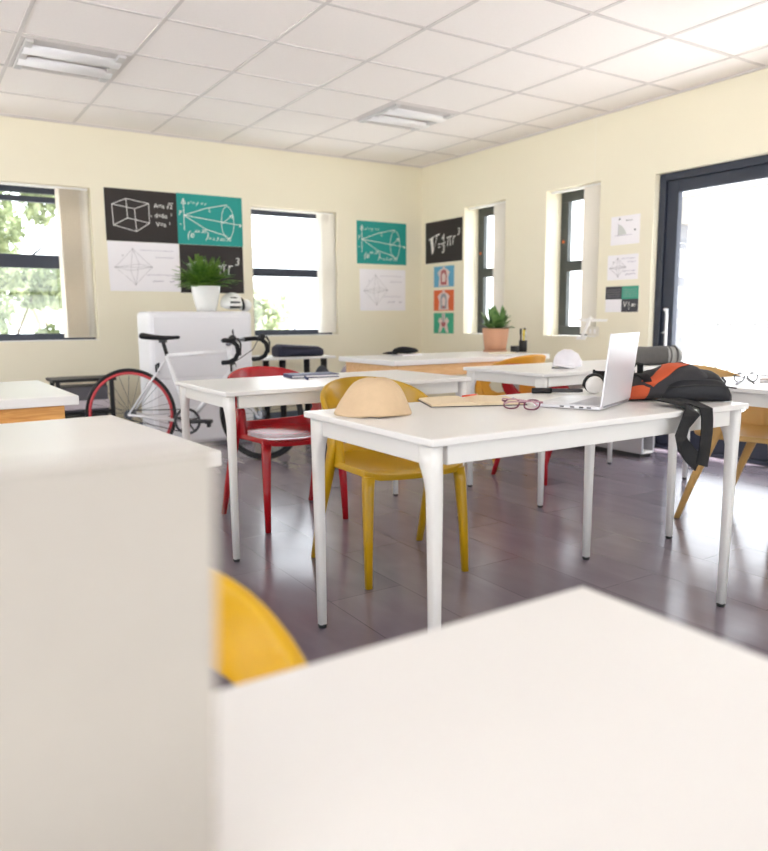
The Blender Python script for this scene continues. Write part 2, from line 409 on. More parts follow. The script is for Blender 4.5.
bush((2.0, 12.0, -.1), 1.0, 1.9, 3600, bush_b, 'pale shrub beyond the wide window, beside the bunched cream blind', 5)
bush((4.0, 9.3, -.1), .70, 1.15, 3600, bush_b, 'low pale shrub beyond the window above the dark bag', 6)

# ------------------------------------------------------------------ desks
def make_desk():
    """thin white laminate top, slim apron, four round-cornered tapering legs with black feet; origin on the floor at the centre"""
    t = empty('school_desk')
    L, D, H = 1.345, .70, .73
    MB().box(-L/2, L/2, -D/2, D/2, H-.02, H).build('tabletop', top_m, t, bevel=.004, seg=3)
    a = MB(); i = .037
    for s in (-1, 1):
        a.box(-L/2+i+.03, L/2-i-.03, s*(D/2-i)-.012, s*(D/2-i)+.012, H-.075, H-.02)
        a.box(s*(L/2-i)-.012, s*(L/2-i)+.012, -D/2+i+.03, D/2-i-.03, H-.075, H-.02)
    a.build('apron', leg_m, t, bevel=.003)
    for sx in (-1, 1):
        for sy in (-1, 1):
            l = MB(); rings = []
            for z, w, wy, o in ((H-.02, .040, .074, .012), (H-.075, .040, .072, .012), (H-.105, .039, .054, .013), (H-.145, .038, .041, .014), (.4, .034, .034, .017), (.012, .028, .028, .022)):
                # the outer faces stay near the edge, the inner faces draw in to flare under the top
                cx, cy = sx*(L/2-o-w/2), sy*(D/2-o-wy/2); ring = []
                for k in range(16):
                    an = 2*PI*k/16; ca, sa = math.cos(an), math.sin(an); e = .62
                    ring.append((cx+w/2*math.copysign(abs(ca)**e, ca), cy+wy/2*math.copysign(abs(sa)**e, sa), z))
                rings.append(ring)
            l.loft(rings[::-1]); lo = l.build('leg', leg_m, t)
            w = .028; cx, cy = sx*(L/2-.022-w/2), sy*(D/2-.022-w/2)
            MB().lathe([(.006, 0), (.0135, 0), (.0145, .003), (.0145, .013)], (cx, cy, 0), 16).build('foot', black_m, lo)
    return t
desk = make_desk()
place(desk, (1.7475, 1.805, 0), label='white school desk holding the bucket hat, open laptop and backpack', cat='desk', group='white school desks')
d2 = copy_tree(desk); d2.scale = (.955, .955, 1)
place(d2, (1.735, 3.225, 0), label='white school desk with the red chair and the navy notebook', cat='desk')
d3 = copy_tree(desk); d3.scale = (.985, .955, 1)
place(d3, (3.475, 3.165, 0), label='white school desk with the crumpled white cap and rolled grey bag on it', cat='desk')
d4 = copy_tree(desk)
place(d4, (3.57, 1.80, 0), label='white school desk in front of the glass door, with dark glasses on it', cat='desk')
d5 = copy_tree(desk)
place(d5, (-.051, .206, 0), label='out-of-focus white school desk filling the bottom of the picture', cat='desk')

def work_table(L, D, label, loc, rz, wood, proto=None):
    if proto:
        t = copy_tree(proto); return place(t, loc, rz, label=label)
    t = empty('work_table', loc, rz, label=label, cat='table', group='thick white-topped work tables with pine frames')
    H, th = .735, .036
    MB().box(-L/2, L/2, -D/2, D/2, H-th, H).build('tabletop', top_m, t, bevel=.004, seg=3)
    a = MB(); i = .05
    a.box(-L/2+i, L/2-i, -D/2+.025, -D/2+.055, H-th-.085, H-th).box(-L/2+i, L/2-i, D/2-.055, D/2-.025, H-th-.085, H-th)
    a.box(-L/2+i, -L/2+i+.03, -D/2+.055, D/2-.055, H-th-.085, H-th).box(L/2-i-.03, L/2-i, -D/2+.055, D/2-.055, H-th-.085, H-th)
    a.build('apron', wood, t, bevel=.003)
    for sx in (-1, 1):
        for sy in (-1, 1):
            x, y = sx*(L/2-i-.062), sy*(D/2-.09)
            MB().box(x-.032, x+.032, y-.032, y+.032, 0, H-th).build('leg', wood, t, bevel=.004)
    return t
wt = work_table(1.46, .76, 'white-topped pine work table along the far corner, carrying the terracotta pot', (3.51, 4.58, 0), 0, pale_pine)
w2 = work_table(1.6, .90, 'white-topped pine work table beside the black drawer rack', (-.245, 3.50, 0), math.radians(1), pine_m)
w3 = work_table(1.6, .80, 'blurred white-topped work table reaching behind the pale laptop lid', (-.24, 1.93, 0), math.radians(4), pine_m)

# ------------------------------------------------------------------ chairs
def chair_parts(m):
    t = empty('tub_chair')
    # seat pan
    nu, nv = 16, 16
    g = MB(); rows = []
    for j in range(nv+1):
        v = j/nv; y = -.225+.48*v
        if y > .045: w = .238*math.sqrt(max(0., 1-((y-.045)/.2135)**2))
        else: w = .238-.018*((.045-y)/.27)**1.5
        if y < -.19: w -= .055*((-.19-y)/.035)**2
        w = max(w, .012); row = []
        for i in range(nu+1):
            u = -1+2*i/nu
            z = .437-.022*(1-u*u)*math.sin(PI*min(1, v*1.05+.02))+.006*u*u - (.016*max(0, (.12-v)/.12)**2)
            row.append((w*u, y, z))
        rows.append(row)
    g.loft(rows, closed=False); g.build('seat', m, t, solid=.024, bevel=.006)
    # wrap-around back with a wide oval opening above the seat
    N = 44; T = 104; zt = lambda a: .765-.175*(abs(a)/100)**2.3
    def P(a, z):
        q = (z-.43)/.335; k = .90+.13*q; ar = math.radians(a); ca = math.cos(ar)
        return (.262*k*math.sin(ar)*(1-.05*max(0, (abs(a)-60)/44)), .045+.235*k*ca+.065*q*max(ca, 0), z)
    g = MB()
    hz = lambda a: math.sqrt(max(0, 1-(a/70)**2))
    mid = lambda a: (.42+zt(a))/2 - .028*hz(a)
    low = [[P(a, .425+(mid(a)-.084*hz(a)-.425)*v/5) for v in range(6)] for a in [-T+2*T*k/N for k in range(N+1)]]
    up = [[P(a, mid(a)+.084*hz(a)+(zt(a)-mid(a)-.084*hz(a))*v/5) for v in range(6)] for a in [-T+2*T*k/N for k in range(N+1)]]
    g.loft(low, closed=False); g.loft(up, closed=False)
    g.build('backrest', m, t, solid=.021, weld=True, bevel=.007, seg=3)
    for s in (-1, 1):
        def leg(pts):
            l = MB(); rings = []
            for (x, y, z, wx, wy) in pts:
                ring = []
                for k in range(14):
                    an = 2*PI*k/14; ca, sa = math.cos(an), math.sin(an)
                    ring.append((s*x+wx/2*math.copysign(abs(ca)**.6, ca), y+wy/2*math.copysign(abs(sa)**.6, sa), z))
                rings.append(ring)
            l.loft(rings); l.build('leg', m, t)
        leg([(.218, -.222, 0, .026, .026), (.214, -.212, .2, .034, .034), (.206, -.198, .38, .042, .044), (.200, -.192, .432, .046, .05)])
        leg([(.262, .235, 0, .026, .028), (.256, .165, .2, .032, .036), (.247, .095, .38, .036, .05), (.243, .055, .50, .032, .066), (.240, .028, .60, .022, .05)])
    return t
chair = chair_parts(yellow_m)
CG = 'moulded plastic tub chairs'
place(chair, (1.668, 2.535, 0), math.radians(-6), label='mustard yellow plastic chair behind the bucket hat', cat='chair', group=CG)
def more_chair(loc, rz, m, label, s=1):
    c = copy_tree(chair); remat(c, yellow_m, m); c.scale = (s, s, s)
    return place(c, loc, rz, label=label, cat='chair', group=CG)
more_chair((1.632, 3.475, 0), math.radians(1), red_m, 'red plastic chair pushed under the desk with the navy notebook')
more_chair((3.455, 3.45, 0), math.radians(1), red_m, 'red plastic chair under the desk that carries the crumpled white cap', .93)
more_chair((3.565, 2.12, 0), math.radians(7), ochre_m, 'ochre plastic chair at the desk by the glass door')
more_chair((.095, .615, 0), math.radians(2), yellow2_m, 'bright yellow chair close to the camera, beside the blurred laptop lid')
more_chair((3.66, 4.13, 0), math.radians(184), orange_m, 'amber chair pulled up to the pine table with the terracotta pot')

# ------------------------------------------------------------------ storage, side table, rack
cb = empty('storage_cabinet', (1.985, 5.78, 0), label='white rounded metal cabinet behind the bicycle, under the fern', cat='cabinet')
cab_m = mat('white enamel', (236, 236, 240), .35, var=.01)
MB().box(-.39, .45, 0, .36, .03, 1.082).build('body', cab_m, cb, bevel=.035, seg=5)
MB().box(-.36, .42, -.012, .004, .06, .56).build('lower_door', cab_m, cb, bevel=.005)
MB().box(-.36, .42, -.012, .004, .57, 1.04).build('upper_door', cab_m, cb, bevel=.005)
MB().box(-.37, .43, .03, .33, 0, .035).build('plinth', mat('plinth grey', (120, 120, 124), .6), cb)

lc = empty('shelf_unit', (4.45, 3.47, 0), label='low narrow grey shelf unit near the glass door, seen under the desks', cat='shelf')
gu = mat('grey laminate', (168, 166, 170), .5, var=.02)
MB().box(0, .018, 0, 1.5, .03, .56).build('front_panel', gu, lc, bevel=.002)
MB().box(.018, .14, 1.48, 1.5, .03, .56).box(.122, .14, 0, 1.48, .03, .56).build('side_panel', gu, lc)
for z in (.03, .28, .545): MB().box(.018, .122, 0, 1.48, z, z+.016).build('shelf', white_m, lc)
MB().box(.01, .13, .02, 1.48, 0, .03).build('plinth', black_m, lc)

st = empty('side_table', (3.0, 6.2, 0), label='small white side table with black legs under the window', cat='table')
MB().box(-.42, .30, -.27, .26, .664, .684).build('tabletop', top_m, st, bevel=.003)
for (x, y) in ((-.20, -.2), (.21, -.2), (-.18, .2), (.24, .2)):
    MB().tube([(x, y, 0), (x, y, .664)], [.026, .03], 14).build('leg', black_m, st)

rk = empty('drawer_rack', (1.2, 6.4, 0), label='black two-tier rack of drawers standing between work table and bicycle wheel', cat='rack')
MB().box(-.24, .24, -.16, .16, .535, .56).build('top', black_m, rk, bevel=.004)
for (x, y) in ((-.215, -.135), (.19, -.135), (-.215, .135), (.19, .135)): MB().box(x, x+.03, y-.015, y+.015, 0, .535).build('post', black_m, rk)
MB().box(-.21, .21, -.14, .14, .27, .29).box(-.21, .21, -.14, .14, .02, .04).build('shelf', black_m, rk)
tray = mat('smoky tray', (88, 86, 92), .4, var=.2, scale=8)
for z in (.295, .045):
    d = MB(); d.box(-.175, .175, -.13, .12, z, z+.2).build('drawer', tray, rk, bevel=.006)
    MB().box(-.18, .18, -.15, -.13, z+.02, z+.09).build('drawer_front', mat('frosted drawer', (196, 186, 192), .4, var=.1, scale=12), rk, bevel=.004)

# ------------------------------------------------------------------ wall posters
def poster(name, P, u0, z0, w, h, draw, base, label, group=None, panels=None, curl=0., du=1):
    """sheet on a wall; P(u, z, d), du = +1/-1: wall coordinate direction that runs to the reader's right"""
    o = Vector(P(u0, z0, 0)); ex = Vector(P(u0+du, z0, 0))-o; nz = Vector(P(u0, z0, -1))-o
    M = Matrix(((ex.x, 0, nz.x, 0), (ex.y, 0, nz.y, 0), (ex.z, 1, nz.z, 0), (0, 0, 0, 1)))
    mb = MB()
    mb.use(base); cf = 0
    if curl:
        n = 14; rows = []; cf = curl; curl = 0
        for j in range(n+1):
            v = j/n; rows.append([(w*i/n, h*v, .0012+curl*(1-v)**3*(1-i/n)**2+.002*math.sin(i*.7)*(1-v)) for i in range(n+1)])
        mb.loft(rows, closed=False)
        mb.loft([[(x, y, z-.001) for x, y, z in r] for r in rows], closed=False)
    else: mb.box(0, w, 0, h, -.0005, .002)
    for (pm, a, b, c, d) in panels or []: mb.use(pm); mb.quad([(a, c, .0022), (b, c, .0022), (b, d, .0022), (a, d, .0022)])
    draw(mb, w, h)
    if cf:
        for v in mb.bm.verts: q = max(0, 1-v.co.y/h); v.co.z += cf*q**3*max(0, 1-v.co.x/w)**2
    ob = mb.build(name, None, label=label, cat='poster', group=group)
    ob.matrix_world = Matrix.Translation(o) @ M
    return ob
def line(mb, pts, wd, z=.0026, closed=False):
    pts = [Vector((p[0], p[1], z)) for p in pts]; fs = []
    seg = list(zip(pts, pts[1:]+([pts[0]] if closed else [])))[:len(pts) if closed else len(pts)-1]
    for a, b in seg:
        d = (b-a); d = d.normalized() if d.length > 1e-6 else Vector((1, 0, 0)); n = Vector((-d.y, d.x, 0))*wd/2; e = d*wd*.3
        fs.append(mb.bm.faces.new([mb.bm.verts.new(p) for p in (a-n-e, b-n+e, b+n+e, a+n-e)]))
    mb._fin(fs)
def arc(cx, cy, rx, ry, a0, a1, n=24): return [(cx+rx*math.cos(math.radians(a0+(a1-a0)*k/n)), cy+ry*math.sin(math.radians(a0+(a1-a0)*k/n))) for k in range(n+1)]
def T(mb, s, x, y, size, shear=0., rot=0): text_into(mb, s, Matrix.Translation((x, y, .0028)) @ Matrix.Rotation(rot, 4, 'Z'), size, shear)
def scrawl(mb, x0, x1, y, amp, wd, seed):
    r = random.Random(seed); x = x0; pts = []
    while x < x1: pts.append((x, y+amp*r.uniform(-1, 1))); x += amp*r.uniform(.5, 1.3)
    line(mb, pts, wd)

def draw_cube(mb, w, h):
    mb.use(chalk_m); L = lambda *p: line(mb, [(x*w, (1-y)*h) for x, y in p], .0048)
    A, B, D, E = (.095, .305), (.29, .18), (.60, .25), (.40, .365)      # top face
    A2, B2, D2, E2 = (.105, .70), (.30, .55), (.60, .625), (.415, .80)
    L(A, B, D, E, A); L(A, A2, E2, D2, D); L(E, E2); L(B, B2); L(B2, A2); L(B2, D2)
    T(mb, 'A=a', .67*w, .68*h, .056); T(mb, '2', .895*w, .68*h, .054)
    line(mb, [(.855*w, .72*h), (.87*w, .68*h), (.885*w, .79*h), (.95*w, .79*h)], .0045)
    T(mb, 'd=6a', .675*w, .49*h, .056); T(mb, '2', .905*w, .545*h, .03)
    T(mb, 'V=a', .69*w, .32*h, .056); T(mb, '3', .875*w, .365*h, .03); T(mb, 'a', .62*w, .5*h, .026)
def draw_cone(mb, w, h):
    mb.use(chalk_m); L = lambda *p: line(mb, [(x*w, (1-y)*h) for x, y in p], .0055)
    L((.10, .72), (.10, .14)); L((.10, .10), (.07, .20), (.13, .20), (.10, .10)); L((.10, .43), (.985, .565)); L((.985, .565), (.955, .54), (.955, .60), (.985, .565))
    line(mb, arc(.765*w, .48*h, .098*w, .325*h, 0, 360, 40), .005)
    L((.10, .43), (.42, .27), (.76, .165)); L((.10, .43), (.42, .68), (.75, .80)); L((.68, .55), (.845, .36)); L((.845, .36), (.80, .38), (.85, .43), (.845, .36))
    T(mb, 'y', .025*w, .60*h, .06, .2); T(mb, '-', .03*w, .36*h, .06)
    T(mb, 'x  + y  = r', .155*w, .79*h, .042, .25); T(mb, '2', .20*w, .82*h, .024, .2); T(mb, '2', .305*w, .82*h, .024, .2); T(mb, 'L', .47*w, .67*h, .05, .2)
    T(mb, '(e', .13*w, .14*h, .085, .25); T(mb, 'sin 30', .245*w, .24*h, .046, .25); T(mb, ')', .415*w, .14*h, .085, .25); T(mb, '= a 3 sin 30', .455*w, .10*h, .046, .25)
def draw_oct(mb, w, h, m1=None, m2=None):
    mb.use(m1 or pencil_m); L = lambda *p: line(mb, [(x*w, (1-y)*h) for x, y in p], .0032)
    a, b, l, r_, f, k = (.34, .14), (.36, .86), (.09, .52), (.60, .50), (.30, .58), (.42, .44)
    L(a, l, b, r_, a); L(a, f, b); L(a, k, b); L(l, f, r_); L(l, k, r_); L(l, r_)
    for i, p in enumerate((a, l, b, r_, (.20, .28))): line(mb, arc(p[0]*w, (1-p[1])*h, .004, .004, 0, 360, 6), .006)
    mb.use(m2 or lilac_m)
    scrawl(mb, .44*w, .92*w, .84*h, .004, .0022, 1); scrawl(mb, .66*w, .92*w, .70*h, .005, .003, 2); scrawl(mb, .52*w, .92*w, .34*h, .006, .003, 3); scrawl(mb, .60*w, .92*w, .21*h, .008, .004, 4)
def draw_vol(mb, w, h):
    mb.use(chalk_m); L = lambda wd, *p: line(mb, [(x*w, (1-y)*h) for x, y in p], wd)
    # tall serif V with thick and thin stroke
    fs = [mb.bm.faces.new([mb.bm.verts.new((x*w, (1-y)*h, .0026)) for x, y in q]) for q in
          ([(.135, .40), (.21, .36), (.235, .70), (.19, .80)], [(.19, .80), (.225, .72), (.325, .33), (.345, .33)], [(.10, .41), (.245, .34), (.25, .37), (.105, .44)], [(.27, .335), (.40, .30), (.40, .33), (.275, .365)])]
    mb._fin(fs)
    L(.010, (.36, .56), (.41, .55)); L(.010, (.36, .63), (.41, .62)); L(.010, (.44, .56), (.55, .53))
    T(mb, '4', .445*w, .51*h, .105, .15); T(mb, '3', .45*w, .23*h, .115, .15)
    L(.009, (.59, .43), (.72, .40)); L(.009, (.635, .43), (.615, .62)); L(.009, (.69, .41), (.68, .61), (.70, .60))
    L(.009, (.77, .41), (.755, .60)); L(.009, (.765, .47), (.79, .42), (.825, .415))
    T(mb, '3', .86*w, .60*h, .10, .15)
MG = 'maths posters'
poster('poster', PB, 1.546, 1.69, .62, .44, draw_cube, blackpaper, 'black chalk-style poster of a wire cube with area formulas', MG)
poster('poster', PB, 2.166, 1.69, .618, .445, draw_cone, teal_m, 'teal cone diagram poster above the fern, joined to the black cube poster', MG)
poster('poster', PB, 1.549, 1.265, .62, .423, draw_oct, paper_m, 'white pencil octahedron poster curling off the wall, under the black cube poster', MG, curl=.025)
poster('poster', PB, 2.172, 1.258, .606, .43, draw_vol, blackpaper, 'black volume formula poster half hidden by the fern', MG)
poster('poster', PB, 4.03, 1.578, .617, .434, draw_cone, teal_m, 'teal cone diagram poster near the room corner, above a white sheet', MG)
poster('poster', PB, 4.06, 1.095, .575, .43, draw_oct, paper_m, 'faint white diagram sheet under the teal poster near the room corner', MG, curl=.006)
poster('poster', PR, 6.698, 1.592, .632, .43, draw_vol, blackpaper, 'black volume formula poster by the room corner, above three small science pictures', MG, du=-1)
skin = mat('anatomy skin', (224, 206, 200), .7); organ = mat('anatomy red', (176, 96, 100), .7); bone = mat('anatomy grey', (150, 156, 164), .7)
def draw_body(kind):
    def d(mb, w, h):
        def shape(m, pts, z):
            mb.use(m); mb._fin([mb.bm.faces.new([mb.bm.verts.new((x*w, y*h, z)) for x, y in pts])])
        if kind < 2:
            shape(skin, [(.24, .04), (.76, .04), (.72, .45), (.80, .70), (.66, .86), (.56, .88), (.56, .98), (.44, .98), (.44, .88), (.34, .86), (.20, .70), (.28, .45)], .0024)
            shape(organ if kind == 0 else bone, [(.36, .10), (.64, .10), (.66, .5), (.62, .78), (.5, .84), (.38, .78), (.34, .5)], .0027)
            shape(skin if kind == 0 else skin, [(.42, .24), (.58, .24), (.6, .55), (.5, .70), (.4, .55)], .0030)
            shape(organ, [(.42, .12), (.58, .12), (.55, .22), (.45, .22)], .0032)
        else:
            shape(skin, [(.36, .04), (.46, .30), (.54, .30), (.64, .04), (.76, .05), (.68, .45), (.78, .60), (.66, .80), (.58, .62), (.57, .98), (.43, .98), (.42, .62), (.34, .80), (.22, .60), (.32, .45), (.24, .05)], .0024)
            shape(organ, [(.42, .34), (.58, .34), (.62, .52), (.5, .60), (.38, .52)], .0028); shape(bone, [(.47, .5), (.53, .5), (.53, .95), (.47, .95)], .0031)
    return d
for k, (z, c, nm) in enumerate(((1.338, (104, 172, 206), 'blue'), (1.09, (222, 108, 62), 'orange'), (.852, (64, 170, 136), 'green'))):
    poster('picture_card', PR, 6.545, z, .345, .215, draw_body(k), mat('card '+nm, c, .7), 'small %s picture card of a human torso under the black formula poster' % nm, 'science picture cards', du=-1)
def draw_graph(mb, w, h):
    mb.use(lilac_m); line(mb, [(.26*w, .30*h), (.26*w, .75*h)], .003); line(mb, [(.15*w, .33*h), (.75*w, .33*h)], .003)
    mb.use(mat('pale fill', (206, 208, 204), .8)); mb._fin([mb.bm.faces.new([mb.bm.verts.new((x*w, y*h, .0024)) for x, y in [(.26, .33), (.56, .36), (.48, .52), (.38, .66), (.27, .72)]])])
    mb.use(mat('dark pencil', (92, 92, 98), .8)); scrawl(mb, .5*w, .75*w, .82*h, .006, .003, 5); scrawl(mb, .5*w, .58*w, .22*h, .02, .003, 8)
    for p in ((.30, .90), (.84, .48)): line(mb, arc(p[0]*w, p[1]*h, .004, .004, 0, 360, 8), .008)
SG = 'maths sheets beside the door'
poster('poster', PR, 4.172, 1.582, .28, .222, draw_graph, paper_m, 'white graph sketch sheet, topmost on the wall beside the glass door', SG, du=-1)
poster('poster', PR, 4.194, 1.309, .30, .196, draw_oct, paper_m, 'plain white diagram sheet, second one down beside the glass door', SG, du=-1)
def draw_quad(mb, w, h):
    mb.use(pencil_m)
    for i in range(4): scrawl(mb, .04*w, .46*w, (.60+.09*i)*h, .004, .0022, 20+i); scrawl(mb, .54*w, .95*w, (.60+.09*i)*h, .004, .0022, 30+i)
    mb.use(chalk_m); T(mb, 'V', .54*w, .20*h, .06, .2); line(mb, [(.70*w, .25*h), (.76*w, .25*h)], .004); T(mb, '4', .70*w, .28*h, .03); T(mb, '3', .70*w, .09*h, .03); T(mb, '\u03c0r', .79*w, .2*h, .045, .2)
poster('poster', PR, 4.203, 1.056, .326, .203, draw_quad, paper_m, 'small four-panel black and teal formula sheet beside the glass door', SG, du=-1,
       panels=[(mat('slate print', (66, 66, 72), .7), .0, .163, .1015, .203), (mat('green print', (72, 160, 136), .7), .163, .326, .1015, .203), (mat('slate print', (66, 66, 72), .7), .163, .326, 0, .1015)])
sk = empty('wall_socket', (XW, 4.32, .90), label='pale wall socket plate below the narrow window by the door', cat='socket')
MB().box(-.009, 0, -.06, .06, -.04, .04).build('plate', mat('socket plastic', (226, 220, 206), .45), sk, bevel=.003)
MB().box(-.013, -.008, .012, .034, -.018, .018).box(-.013, -.008, -.034, -.012, -.018, .018).build('switch', white_m, sk, bevel=.002)

# ------------------------------------------------------------------ bicycle (local u = forwards, w = sideways)
bk = empty('bicycle', (1.375, 5.575, 0), -math.atan2(.541, .841), label='white road bicycle with red rear rim standing in front of the white cabinet', cat='bicycle')
bw = mat('white bike enamel', (240, 240, 242), .3, coat=.4); bred = mat('red rim', (196, 58, 66), .35); rub = mat('tyre rubber', (28, 27, 28), .7); alu = mat('bike alloy', (150, 152, 158), .3, metal=.7); dk = mat('dark steel', (62, 62, 66), .35, metal=.5)
RW, WB = .335, .975
def wheel(name, u, rim, hubm):
    w = empty(name, (u, 0, RW)); w.parent = bk
    ring = lambda R: [(R*math.cos(2*PI*k/56), 0, R*math.sin(2*PI*k/56)) for k in range(56)]
    MB().tube(ring(RW-.0125), .0125, 8, closed=True, up=(0, 1, 0)).build('tyre', rub, w)
    MB().tube(ring(RW-.034), .0115, 8, closed=True, flat=.62, up=(0, 1, 0)).build('rim', rim, w)
    sp = MB()
    for k in range(24):
        a = 2*PI*k/24; s = 1 if k % 2 else -1; b = a+s*(.5 if k % 4 < 2 else -.5)
        sp.cyl((.022*math.cos(b), s*.03, .022*math.sin(b)), ((RW-.048)*math.cos(a), 0, (RW-.048)*math.sin(a)), .0013, 5)
    sp.build('spokes', dk, w)
    MB().cyl((0, -.045, 0), (0, .045, 0), .017).cyl((0, -.036, 0), (0, -.03, 0), .028).cyl((0, .03, 0), (0, .036, 0), .028).cyl((0, -.062, 0), (0, .062, 0), .006).build('hub', hubm, w)
    return w
wheel('rear_wheel', 0, bred, alu); wheel('front_wheel', WB, rub, alu)
BB, ST, HT, HB = (.425, 0, .285), (.285, 0, .76), (.735, 0, .79), (.765, 0, .66)
f = MB()
f.tube([BB, ST], .0165).tube([ST, HT], .016).tube([BB, HB], .0185).tube([(.73, 0, .825), HB, (.768, 0, .645)], .02)
for s in (-1, 1):
    f.tube([(.0, s*.058, RW), (.1, s*.05, RW-.012), (.37, s*.03, .285)], [.010, .010, .012], 8).tube([(0, s*.058, RW), (.24, s*.02, .68), (.275, s*.016, .735)], [.008, .008, .009], 8)
f.cyl((BB[0], -.036, BB[2]), (BB[0], .036, BB[2]), .022)
f.build('frame', bw, bk)
fk = MB()
for s in (-1, 1): fk.tube([(.770, s*.02, .64), (.80, s*.045, .6), (.87, s*.052, .46), (WB, s*.054, RW)], [.014, .014, .012, .008], 8)
fk.build('fork', bw, bk)
MB().tube([(.287, 0, .755), (.26, 0, .86)], .0135).box(.235, .285, -.02, .02, .855, .875).build('seat_post', black_m, bk)
sd = MB(); rings = []
for k in range(11):
    q = k/10; u = .115+.265*q; wd = .068*(1-q)**1.4+.017; z = .893+.012*(1-q)**2-.006*math.sin(PI*q); th = .022*(1-.5*q)
    rings.append([(u, wd*math.cos(a), z+(th*math.sin(a) if math.sin(a) > 0 else th*1.1*math.sin(a))) for a in [2*PI*j/14 for j in range(14)]])
sd.loft(rings).build('saddle', soft_black, bk)
hb = MB(); bar = [(.735, 0, .845), (.80, 0, .87)]
MB().tube([(.727, 0, .83), (.735, 0, .86)], .018).tube(bar, .014).build('stem', alu, bk)
MB().tube([(.80, -.21, .872), (.80, .21, .872)], .013).build('handlebar', alu, bk)
for s in (-1, 1):
    g = MB(); pts = [(.80, s*.10, .872), (.803, s*.20, .873), (.83, s*.222, .876), (.885, s*.226, .870), (.922, s*.228, .84), (.93, s*.229, .79), (.905, s*.23, .745), (.86, s*.23, .725), (.805, s*.23, .72)]
    g.tube(pts, .0165, 10).build('handlebar_grip', soft_black, bk)
    b = MB(); b.ellipsoid((.888, s*.226, .89), .03, .016, .022).tube([(.925, s*.226, .89), (.95, s*.226, .85), (.945, s*.226, .77)], [.009, .007, .005], 8); b.build('brake_lever', black_m, bk)
    c = MB(); c.tube([(.885, s*.2, .90), (.86, s*.16, .95), (.80, s*.06, .94), (.775, s*.02, .84)] if s < 0 else [(.885, s*.2, .90), (.92, s*.14, .90), (.90, s*.05, .80), (.79, 0, .72)], .003, 6); c.build('brake_cable', black_m, bk)
cr = MB()
ring = [(BB[0]+.088*math.cos(2*PI*k/48), -.05, BB[2]+.088*math.sin(2*PI*k/48)) for k in range(48)]
cr.tube(ring, .010, 6, closed=True, up=(0, 1, 0))
for k in range(5):
    a = 2*PI*k/5+.3; cr.tube([(BB[0]+.02*math.cos(a), -.05, BB[2]+.02*math.sin(a)), (BB[0]+.085*math.cos(a), -.05, BB[2]+.085*math.sin(a))], [.014, .011], 8, flat=.5)
cr.cyl((BB[0], -.062, BB[2]), (BB[0], -.04, BB[2]), .026).build('chainring', dk, bk)
for s, d in ((-1, 1), (1, -1)):
    MB().tube([(BB[0], s*.062, BB[2]), (BB[0]+d*.17, s*.072, BB[2]+.004)], [.017, .014], 10).build('crank_arm', dk, bk)
    p = MB(); p.box(BB[0]+d*.17-.022, BB[0]+d*.17+.022, s*.11-.034, s*.11+.034, BB[2]-.008, BB[2]+.018).cyl((BB[0]+d*.17, s*.072, BB[2]+.004), (BB[0]+d*.17, s*.11, BB[2]+.004), .007); p.box(BB[0]+d*.17-.012, BB[0]+d*.17+.012, s*.11-.02, s*.11+.02, BB[2]-.034, BB[2]-.008)
    p.build('pedal', black_m, bk, bevel=.003)
MB().tube([(0, -.05, RW+.034), (BB[0], -.05, BB[2]+.088)], .0035, 6).tube([(0, -.05, RW-.034), (BB[0], -.05, BB[2]-.088)], .0035, 6).build('chain', dk, bk)
MB().cyl((0, -.053, RW), (0, -.046, RW), .034, 20).build('sprocket', dk, bk)
for (u, z, a) in ((.222, .672, 0), (.775, .672, 0)):
    b = MB()
    for s in (-1, 1): b.tube([(u, 0, z+.03), (u-.012, s*.03, z+.02), (u-.012, s*.03, z-.02), (u-.012, s*.018, z-.035)], .008, 8)
    b.build('brake_caliper', black_m, bk)

# steering turned a little towards the desks
turn, piv = math.radians(-17), Vector((.752, 0, 0))
for o in kids(bk):
    if o.name.split('.')[0] in ('front_wheel', 'fork', 'stem', 'handlebar', 'handlebar_grip', 'brake_lever', 'brake_cable') or o.name == 'brake_caliper.001':
        q = Matrix.Rotation(turn, 3, 'Z') @ (o.location-piv)+piv; o.location = q; o.rotation_euler = (0, 0, turn)

